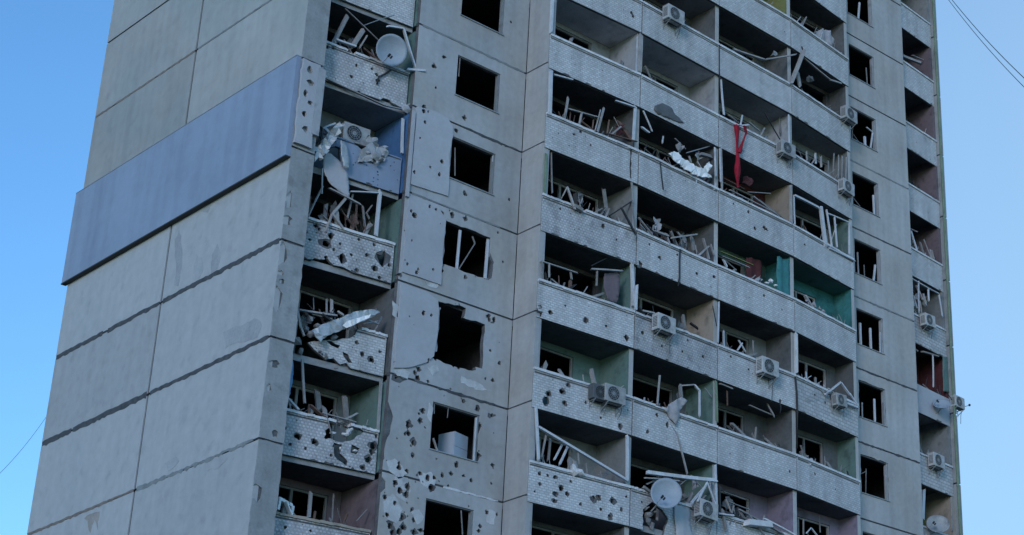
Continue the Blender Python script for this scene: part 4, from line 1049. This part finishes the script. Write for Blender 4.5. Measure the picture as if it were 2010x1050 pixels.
jumble(4, 3, 6, 'few grey splinters', 29, 0.0, 0.6, 'gp', 0.3)
jumble(3, 4, 6, 'few brown splinters', 30, 0.1, 0.8, 'gpb', 0.3)
jumble(3, 3, 8, 'low dark heap of laths', 32, 0.05, 0.6, 'gdb', 0.3)
jumble(4, 1, 10, 'dark red broken furniture', 33, 0.0, 0.7, 'bbg', 0.35)
jumble(4, 2, 6, 'scattered grey laths', 34, 0.0, 0.5, 'gp', 0.3)
jumble(4, -1, 8, 'dim heap of grey laths', 35, 0.1, 0.9, 'gd', 0.35)
jumble(3, -1, 8, 'dim heap of dark boards', 36, 0.3, 0.95, 'gdb', 0.35)
jumble(5, -1, 6, 'few dim grey splinters', 37, 0.1, 0.9, 'gd', 0.3)

for (b_, k_, n_, lb_, m_) in [(2, -1, 5, 'thin grey splinters', 'gd'), (2, 0, 3, 'two or three grey laths', 'g'), (4, 0, 8, 'grey broken laths', 'gpb'), (5, 0, 8, 'low litter of slats', 'gpd'), (5, 1, 7, 'dark broken chair legs', 'gbd'),
        (5, 2, 5, 'few teal grey laths', 'gp'), (2, 3, 10, 'heaped broken boards', 'gbdp'), (2, 4, 6, 'low grey splinters', 'gp'), (4, 4, 8, 'brown and grey laths', 'gbd'), (5, 4, 7, 'dim broken laths', 'gdp'),
        (2, 5, 8, 'thin pale laths', 'pgg'), (5, 5, 7, 'grey laths under the lilac wall', 'gp'), (1, 1, 14, 'tangle of dark laths', 'gbdp'), (1, 5, 8, 'brown laths', 'gbp'), (1, 6, 6, 'brown sticks', 'gb'),
        (6, 1, 7, 'torn laths', 'gpd'), (6, 0, 5, 'grey laths', 'gp'), (6, 2, 4, 'dark laths', 'gd'), (6, 3, 5, 'low litter', 'gd'), (6, -1, 3, 'dark stick', 'd'), (6, -2, 4, 'pale laths', 'gp'), (4, -2, 5, 'olive lit laths', 'gp'), (3, 0, 3, 'few grey laths', 'g')]:
    jumble(b_, k_, n_, lb_, b_*50+k_*7+400, 0.05, 0.95, m_, 0.45)
# torn scraps caught in the openings
_sr = random.Random(91)
for (b_, k_, u_, v_, w_, h_, m_, lb_) in [(2, 2, 1150, 385, 14, 26, 'w_dark', 'dark torn scrap'), (3, 2, 1300, 432, 16, 30, 'greycloth', 'grey torn scrap'), (3, 2, 1352, 470, 13, 26, 'w_grey', 'pale torn board scrap'), (3, 1, 1345, 285, 18, 14, 'greycloth', 'grey rag'),
        (3, 1, 1382, 300, 14, 16, 'w_white', 'pale rag'), (2, 1, 1225, 250, 14, 24, 'w_red', 'dark red scrap'), (4, 1, 1480, 350, 26, 18, 'w_red', 'dark red sagging scrap'), (3, 3, 1345, 640, 14, 26, 'w_dark', 'dark leaning board'), (3, 4, 1345, 775, 12, 26, 'w_dark', 'dark hanging scrap'),
        (4, 5, 1440, 985, 20, 22, 'w_dark', 'dark crumpled scrap'), (3, 5, 1300, 950, 22, 12, 'ac_dark', 'dark foil scrap'), (3, 5, 1375, 945, 16, 20, 'greycloth', 'grey scrap'), (5, 2, 1600, 596, 14, 12, 'greycloth', 'grey bundle of cloth'), (1, 3, 665, 405, 16, 26, 'w_dark', 'dark scrap behind the sticks'),
        (1, 3, 705, 425, 14, 24, 'wood_b', 'brown scrap behind the sticks'), (1, 1, 700, 75, 18, 16, 'w_dark', 'dark scrap beside the dish'), (1, 4, 605, 625, 16, 20, 'w_grey', 'grey torn scrap'), (5, -2, 1625, 75, 14, 14, 'w_white', 'white crumpled scrap'), (6, 1, 1810, 580, 10, 20, 'greycloth', 'grey scrap behind the grid'), (6, 1, 1826, 590, 8, 18, 'w_cream', 'cream scrap behind the grid'),
        (5, 3, 1615, 765, 14, 12, 'w_white', 'pale scrap'), (4, 2, 1500, 545, 10, 14, 'w_white', 'white rag'), (5, -1, 1600, 150, 16, 14, 'w_dark', 'dark scrap'), (4, -1, 1530, 100, 10, 10, 'w_white', 'pale box scrap')]:
    px_ = [(u_+w_*_sr.uniform(.2, .7)*math.cos(a_*math.pi/5), v_+h_*_sr.uniform(.25, .75)*math.sin(a_*math.pi/5)) for a_ in range(10)]
    bsheet('torn_scrap', lb_+', '+where(b_, k_), 'debris', b_, px_, -0.25, m_, seed=u_, wave=0.02, waves=8, crumple=0.07, thick=0.01, group='torn scraps caught in the balconies')
# --- far right balconies
bars('glazing_wreck', 'three leaning white window bars', 'window frame', 6, 0, "1770 450 1777 475 .06 -.1 0 w; 1788 453 1800 491 .07 -.15 0 w; 1813 470 1827 505 .045 -.1 0 p; 1783 447 1800 455 .04 -.1 -.1 p; 1806 475 1812 496 .08 -.3 -.2 g")
bars('glazing_wreck', 'smashed white glazing grid with torn contents', 'window frame', 6, 1,
 """1778 540 1843 577 .07 .0 .0 w; 1778 540 1780 600 .06 .0 .0 w; 1803 552 1804 612 .06 .0 .0 w; 1822 566 1823 590 .06 0 0 w; 1843 578 1850 622 .07 .0 .0 w; 1783 597 1790 580 .05 0 0 w; 1793 580 1800 605 .05 0 0 w;
 1798 560 1812 590 .08 -.1 0 p; 1812 575 1818 600 .07 -.1 0 p; 1785 560 1795 575 .04 -.2 -.2 b; 1790 578 1794 600 .05 -.1 0 w; 1806 590 1809 615 .05 .0 .0 p""")
bars('glazing_wreck', 'two thin white bars across a red room', 'window frame', 6, 2, "1784 690 1790 742 .06 .0 .0 w; 1831 698 1832 760 .055 .0 .0 w; 1788 680 1800 690 .12 0 0 g; 1810 690 1842 700 .10 -.1 -.1 g")
bsheet('dangling_sheet', 'pale green plastic panel at the outer edge of a red balcony', 'panel', 6, [(1850, 700), (1871, 702), (1872, 772), (1851, 768)], 0.02, 'w_green', seed=17, wave=0.01, waves=3)
bars('glazing_wreck', 'white balcony door standing open', 'door', 6, 4, "1799 952 1798 1012 .06 -.2 -.2 w; 1812 962 1810 1020 .15 -.2 -.2 w; 1790 947 1806 956 .08 .0 .0 w; 1867 975 1869 1040 .07 .0 .0 p")
bars('fallen_plank', 'pale plank lying at a slant', 'plank', 6, -2, "1772 110 1808 124 .11 -.3 -.2 p; 1790 108 1812 118 .06 -.4 -.3 p", part='plank')
bars('glazing_wreck', 'small clutter of bottles and laths', 'debris', 6, 3, "1794 860 1795 880 .06 -.1 -.1 g; 1802 868 1806 884 .08 -.1 -.1 g; 1790 858 1798 872 .05 -.2 -.2 d", part='lath')
# glass lamp on the olive wall
p = hit(1837, 981, (26.9, 1.7), (29.7, 1.7))
mb = MB(); rg = random.Random(3)
def ball(c, r, n=10):
    mb = MB()
    for i in range(n+1):
        for j in range(n*2):
            th = math.pi*i/n; ph = math.pi*j/n
            mb.v.append((c[0]+r*math.sin(th)*math.cos(ph), c[1]+r*math.sin(th)*math.sin(ph), c[2]+r*math.cos(th)))
    for i in range(n):
        for j in range(n*2):
            a = i*n*2+j; b = i*n*2+(j+1) % (n*2)
            mb.f.append((a, a+n*2, b+n*2, b)); mb.m.append(0)
    return mb
o = ball((0, 0, 0), 0.11).build('globe_lamp', M['white'], None, True, p)
prop(o, 'round white globe lamp inside the olive walled lowest right balcony', 'lamp')

# red cloth, knotted over the rail
A, B, _ = BAYS[4]
t = empty('red_cloth', bayhit(4, 1450, 370, .12), 'long dark red cloth knotted over a third column rail, hanging down a storey', 'cloth')
base = t.location.copy()
def cloth_rope(px, d, w0, name, seed):
    rg = random.Random(seed)
    P = [bayhit(4, u, v, d+0.03*math.sin(i*1.7+seed))-base for i, (u, v) in enumerate(px)]
    mb = MB()
    n = 10
    fine = []
    for i in range(len(P)-1):
        for s in range(5): fine.append(P[i].lerp(P[i+1], s/5))
    fine.append(P[-1])
    for i, c in enumerate(fine):
        for j in range(n):
            an = 2*math.pi*j/n
            rr = w0*(0.75+0.3*math.sin(an*3+i*0.35+seed)+rg.uniform(-.07, .07))*(0.8+0.35*math.sin(i*0.4+seed))
            mb.v.append((c.x+rr*math.cos(an), c.y+rr*0.5*math.sin(an), c.z))
    for i in range(len(fine)-1):
        for j in range(n):
            a = i*n+j; b = i*n+(j+1) % n
            mb.f.append((a, b, b+n, a+n)); mb.m.append(0)
    mb.f.append(tuple(range(n))); mb.m.append(0)
    mb.f.append(tuple((len(fine)-1)*n+j for j in reversed(range(n)))); mb.m.append(0)
    return mb.build(name, M['red'], t, True)
cloth_rope([(1446, 246), (1446, 262), (1447, 290), (1449, 320), (1447, 345), (1448, 368)], 0.16, 0.13, 'hanging_length', 1)
cloth_rope([(1462, 248), (1464, 262), (1458, 280), (1451, 300)], 0.17, 0.09, 'knotted_end', 2)
cloth_rope([(1443, 250), (1452, 246), (1463, 249)], 0.12, 0.10, 'fold', 3)

# --- air conditioners
import bmesh
def bev_box(a, b, r, m, name):
    bm = bmesh.new()
    mb = MB().box(a, b)
    vs = [bm.verts.new(v) for v in mb.v]
    for f in mb.f: bm.faces.new([vs[i] for i in f])
    bmesh.ops.bevel(bm, geom=bm.edges[:], offset=r, segments=2, profile=0.5, affect='EDGES')
    me = bpy.data.meshes.new(name); bm.to_mesh(me); bm.free(); me.materials.append(m)
    return me
def ring(mb, c, r, w, n=20, y=0.0, dy=0.008):
    i = len(mb.v)
    for j in range(n):
        a = 2*math.pi*j/n
        for (rr, yy) in ((r-w/2, y), (r+w/2, y), (r+w/2, y-dy), (r-w/2, y-dy)):
            mb.v.append((c[0]+rr*math.cos(a), yy, c[1]+rr*math.sin(a)))
    for j in range(n):
        a = i+j*4; b = i+((j+1) % n)*4
        for q in range(4):
            mb.f.append((a+q, b+q, b+(q+1) % 4, a+(q+1) % 4)); mb.m.append(0)
ME = {}
def ac_meshes(key, cas, grille):
    d = {}
    d['casing'] = bev_box((-.39, -.29, 0), (.39, 0, .54), .018, M[cas], 'casing')
    mb = MB(); n = 24
    mb.v = [(-.08+.215*math.cos(2*math.pi*j/n), -.293, .27+.215*math.sin(2*math.pi*j/n)) for j in range(n)] + [(-.08+.215*math.cos(2*math.pi*j/n), -.288, .27+.215*math.sin(2*math.pi*j/n)) for j in range(n)]
    mb.f = [tuple(range(n))]+[(j, n+j, n+(j+1) % n, (j+1) % n) for j in range(n)]; mb.m = [0]*len(mb.f)
    d['fan_opening'] = mb.mesh('fan_opening', M['dark'])
    mb = MB()
    ring(mb, (-.08, .27), .222, .016, y=-.290, dy=.014)
    for r in (.16, .10): ring(mb, (-.08, .27), r, .008, y=-.300, dy=.006)
    ring(mb, (-.08, .27), .035, .06, y=-.298, dy=.008)
    for j in range(6):
        a = math.pi*j/6
        mb.bar((-.08+.22*math.cos(a), -.306, .27+.22*math.sin(a)), (-.08-.22*math.cos(a), -.306, .27-.22*math.sin(a)), .006)
    d['fan_grille'] = mb.mesh('fan_grille', M[grille])
    mb = MB()
    for j in range(7): mb.box((-.3955, -.25, .10+j*.05), (-.3905, -.05, .125+j*.05))
    d['side_vent'] = mb.mesh('side_vent', M['ac_dark'])
    for nm, x in (('bracket', -.28), ('bracket', .28)):
        mb = MB().bar((x, -.30, -.02), (x, .10, -.02), .03, .03).bar((x, -.27, -.035), (x, .05, -.24), .025, .025).bar((x, .05, -.30), (x, .05, -.01), .03, .02)
        d['bracket%s' % ('' if x < 0 else '2')] = mb.mesh('bracket', M['steel'])
    mb = MB().bar((-.34, -.05, -.014), (.34, -.05, -.014), .02).bar((-.34, -.25, -.014), (.34, -.25, -.014), .02)
    d['tray'] = mb.mesh('tray', M['dark'])
    return d
ME['l'] = ac_meshes('l', 'ac', 'steel'); ME['d'] = ac_meshes('d', 'ac_dark', 'ac_dark')
def ac(b, u, v, d, label, kind='l', tilt=0.0, rz=0.0, sc=1.0, brackets=True, A=None, B=None):
    A0, B0, _ = BAYS[b]
    p = hit(u, v, A0, B0, d+0.15)
    t = empty('air_conditioner', p, label, 'air conditioner', 'air conditioner units hung on the balconies')
    ang = math.atan2(B0[1]-A0[1], B0[0]-A0[0])
    q = Vector((math.sin(ang)*0, 0, 0))
    t.location = Vector(p) - Vector((0, 0, .27*sc)) + Vector((0, 0.145, 0))
    t.rotation_euler = (0, tilt, ang+rz)
    t.scale = (sc, sc, sc)
    for nm, me in ME[kind].items():
        if nm.startswith('bracket') and not brackets: continue
        link(nm.rstrip('2'), me, t)
    hr = random.Random(int(u))
    hx = hr.uniform(.30, .38)
    MB().tube([(hx, -.05, .10), (hx+.06, -.06, -.05), (hx+.03, -.04, -.22), (hx+hr.uniform(-.1, .08), -.03, -.30-hr.uniform(0, .45))], .013, 6).build('hose', M['ac_dark'], t)
    return t
ac(3, 1322, 31, .06, 'white air conditioner near the top edge, second middle column, sitting on the parapet')
ac(5, 1666, 226, .04, 'air conditioner at the right corner of a fourth column parapet, higher of two there', sc=0.95)
ac(4, 1543, 294, .06, 'air conditioner at the right end of a third column parapet, right of the red cloth', sc=0.95)
ac(5, 1661, 368, .04, 'air conditioner at the right corner, above the big white glazing frame', tilt=0.05, sc=0.9)
ac(3, 1303, 637, .06, 'white air conditioner with dark fan, second middle column, left of the cream wall')
ac(4, 1506, 722, .06, 'air conditioner on a third column parapet, beside small standing window pieces', sc=1.05)
ac(2, 1203, 776, .06, 'white air conditioner at the right end of the most splintered first column parapet')
ac(2, 1178, 772, .04, 'blackened dark air conditioner touching the left side of a white one', kind='d', sc=0.85)
ac(5, 1649, 786, .08, 'damaged air conditioner under white tent shaped frame pieces', sc=0.8, tilt=-0.1)
ac(3, 1385, 1002, .14, 'air conditioner hanging below the collapsed canopy, right of the satellite dish', tilt=0.06)
ac(6, 1822, 630, .10, 'dented air conditioner below the smashed white glazing grid, far right column', tilt=-0.08, sc=0.9)
ac(6, 1838, 905, .06, 'white air conditioner on a far right parapet below the corner antenna', sc=0.95)
ac(1, 696, 268, -.55, 'air conditioner inside the torn blue corner balcony', sc=1.08, brackets=False)
t = ac(6, 1880, 790, .05, 'air conditioner seen at the building edge beside the small antenna arm', sc=0.85)

# --- satellite dishes
def dish(name, label, p, aim, r, m='dish', roll=0.7):
    t = empty(name, p, label, 'satellite dish', 'satellite dishes on the balconies')
    z = Vector(aim).normalized()
    yv = (UP*math.cos(roll)+RIGHT*math.sin(roll)); xv = yv.cross(z).normalized(); yv = z.cross(xv)
    t.rotation_euler = Matrix((xv, yv, z)).transposed().to_euler()
    mb = MB(); n = 32; R = 7
    for side, off in ((0, 0.0), (1, -0.012)):
        for i in range(R+1):
            rr = r*i/R
            for j in range(n):
                a = 2*math.pi*j/n
                mb.v.append((rr*math.cos(a), rr*1.08*math.sin(a), 0.35*rr*rr/r+off))
    def fc(s):
        b0 = s*(R+1)*n
        for i in range(R):
            for j in range(n):
                q = (b0+i*n+j, b0+(i+1)*n+j, b0+(i+1)*n+(j+1) % n, b0+i*n+(j+1) % n)
                mb.f.append(q if s == 0 else q[::-1]); mb.m.append(0)
    fc(0); fc(1)
    for j in range(n):
        a = R*n+j; b = R*n+(j+1) % n; c = (R+1)*n
        mb.f.append((a, a+c, b+c, b)); mb.m.append(0)
    mb.build('reflector', M[m], t, True)
    MB().tube([(0, -r*1.05, .30*r), (0, -r*1.0, .6*r), (0, -.72*r, .85*r)], .014).build('feed_arm', M['steel'], t)
    MB().tube([(0, -.75*r, .80*r), (0, -.62*r, .98*r)], .035).tube([(0.08, -.75*r, .80*r), (0.08, -.64*r, .95*r)], .028).build('receiver_head', M['dark'], t)
    MB().box((-.06, -.08, -.10), (.06, .08, -.015)).tube([(0, 0, -.08), (0, -.12, -.25), (0, -.55, -.3)], .022).build('mount', M['steel'], t)
    return t
def toward(p, right=0.0, up=0.0):
    return (CAM-Vector(p)).normalized() + RIGHT*right + UP*up
p = bayhit(1, 765, 101, .30); dish('satellite_dish', 'grey satellite dish on the upper corner balcony beside the hanging white frame', p, toward(p, .45, .35), 0.47)
p = bayhit(3, 1305, 972, .42); dish('satellite_dish', 'pale satellite dish under the collapsed canopy in the second middle column', p, toward(p, .35, .5), 0.47)
p = bayhit(6, 1840, 1033, .30); dish('satellite_dish', 'satellite dish at the bottom edge of the photo, far right column', p, toward(p, .3, 1.1), 0.42, 'ac')
p = bayhit(6, 1848, 797, .25); dish('satellite_dish', 'small satellite dish seen nearly edge on at the building corner', p, toward(p, 0.2, 1.9), 0.33)
t = empty('corner_antenna', bayhit(6, 1880, 800, .1), 'thin antenna arm with a dark ball sticking out past the building edge', 'antenna')
q = bayhit(6, 1903, 795, .35)-t.location
MB().tube([(0, 0, 0), q*0.5+Vector((0, 0, -.03)), q], .012).build('arm', M['steel'], t)
ball(tuple(q), .05, 6).build('tip', M['dark'], t, True)
p2 = bayhit(6, 1858, 770, .2)-t.location
MB().tube([(0, 0, 0), p2], .015).build('stay', M['dark'], t)

# --- attached leftovers of window frames (parts of the building)
def wframe(text, y=0.06):
    for r in text.split(';'):
        a = r.split()
        u1, v1, u2, v2, wd = map(float, a[:5])
        p = hit(u1, v1, (0, y), (10, y)); q = hit(u2, v2, (0, y), (10, y))
        MB().bar(p, q, wd, wd*0.7).build('window_frame', M[MATK[a[5]] if len(a) > 5 else 'pvc'], T)
wframe("852 792 852 812 .03 g; 900 150 903 112 .03 g; 905 1002 908 1050 .03 g; 893 290 893 345 .03 g; 868 460 866 505 .04 g; 1700 133 1704 190 .04 g; 1696 520 1698 568 .03 g; 1700 920 1699 985 .03 g; 1690 930 1700 925 .03 g; 1683 495 1686 560 .05 p; 1692 790 1693 840 .05 p;969 304 966 381 .07; 975 303 972 384 .05 p; 985 8 986 60 .05 g; 903 452 896 530 .07; 927 464 932 478 .04 g; 932 478 900 529 .035 g; 958 470 952 547 .08; 936 820 931 905 .075; 880 800 878 820 .02 g; 850 860 858 884 .05 p; 983 150 980 224 .05 g;"
       "1687 5 1683 58 .07; 1697 268 1699 299 .09; 1713 260 1707 303 .06; 1701 250 1712 259 .05; 1675 264 1692 288 .03 g; 1714 383 1717 443 .07; 1672 385 1688 405 .03 g; 1718 520 1712 576 .07; 1688 634 1690 697 .08; 1708 644 1710 705 .08; 1727 652 1728 712 .05; 1716 783 1718 852 .07; 1733 790 1735 860 .05 g; 1738 932 1739 1002 .06 p; 1711 130 1711 190 .06 g")
t = empty('fridge', hit(902, 893, (0, .5), (10, .5)), 'pale blue fridge inside the facade window above the bottom one', 'fridge')
MB().box((-.30, 0, -.25), (.30, .55, .62)).build('body', M['fridge'], t)
MB().box((-.295, -.03, .20), (.295, -.004, .615)).build('door', M['fridge'], t)
MB().box((-.295, -.03, -.245), (.295, -.004, .19)).build('door', M['fridge'], t)
t.rotation_euler = (0, 0, 0.25)
# cables
def cable(label, pts, r):
    P = [Vector(p) for p in pts]; fine = []
    n = 24
    for i in range(n+1):
        s = i/n
        c = P[0].lerp(P[1], s); c.z -= (P[0]-P[1]).length*0.012*math.sin(math.pi*s)
        fine.append(c-P[0])
    o = MB().tube(fine, r, 5).build('overhead_cable', M['dark'], None, True, P[0])
    prop(o, label, 'cable', 'overhead cables')
def far(u, v, dist): return CAM+ray(u, v).normalized()*dist
cable('upper one of two thin cables crossing the sky right of the tower', [far(1840, -36, 75), far(2150, 277, 45)], .013)
cable('lower one of two thin cables crossing the sky right of the tower', [far(1835, -36, 75), far(2135, 290, 45)], .011)
cable('faint thin cable in the sky left of the tower', [far(110, 790, 90), far(-60, 985, 60)], .008)
def hang(b, k, px, d, r, label):
    P = [bayhit(b, u, v, d) for u, v in px]
    o = MB().tube([p-P[0] for p in P], r, 5).build('hanging_cable', M['dark'], None, True, P[0])
    prop(o, label, 'cable', 'black cables hanging down the parapets')
hang(3, 2, [(1336, 480), (1334, 510), (1334, 545), (1331, 562)], .03, .03, 'black cable hanging over the charred tangle in the second middle column')
hang(3, 1, [(1296, 318), (1298, 340), (1302, 372)], .03, .02, 'short black cable below the white crumpled cloth')
hang(4, -1, [(1412, 88), (1412, 130), (1413, 180)], .03, .018, 'black cable down the seam between second and third columns near the top')
hang(5, 3, [(1561, 740), (1564, 770), (1565, 800), (1564, 880)], .04, .035, 'black cable running down beside a fourth column parapet, below its left corner')
hang(4, 2, [(1530, 785), (1533, 800), (1531, 812)], .03, .02, 'tiny black cable end on a lower third column parapet')
hang(1, 2, [(768, 137), (756, 145), (744, 150), (740, 165)], .05, .03, 'black cables trailing below the corner dish')
# small pipe at the outer right edge
MB().tube([(29.72, 0.50, 0.0), (29.72, 0.50, zk(-5))], .05, 8).build('drainpipe', M['green_post'], T)
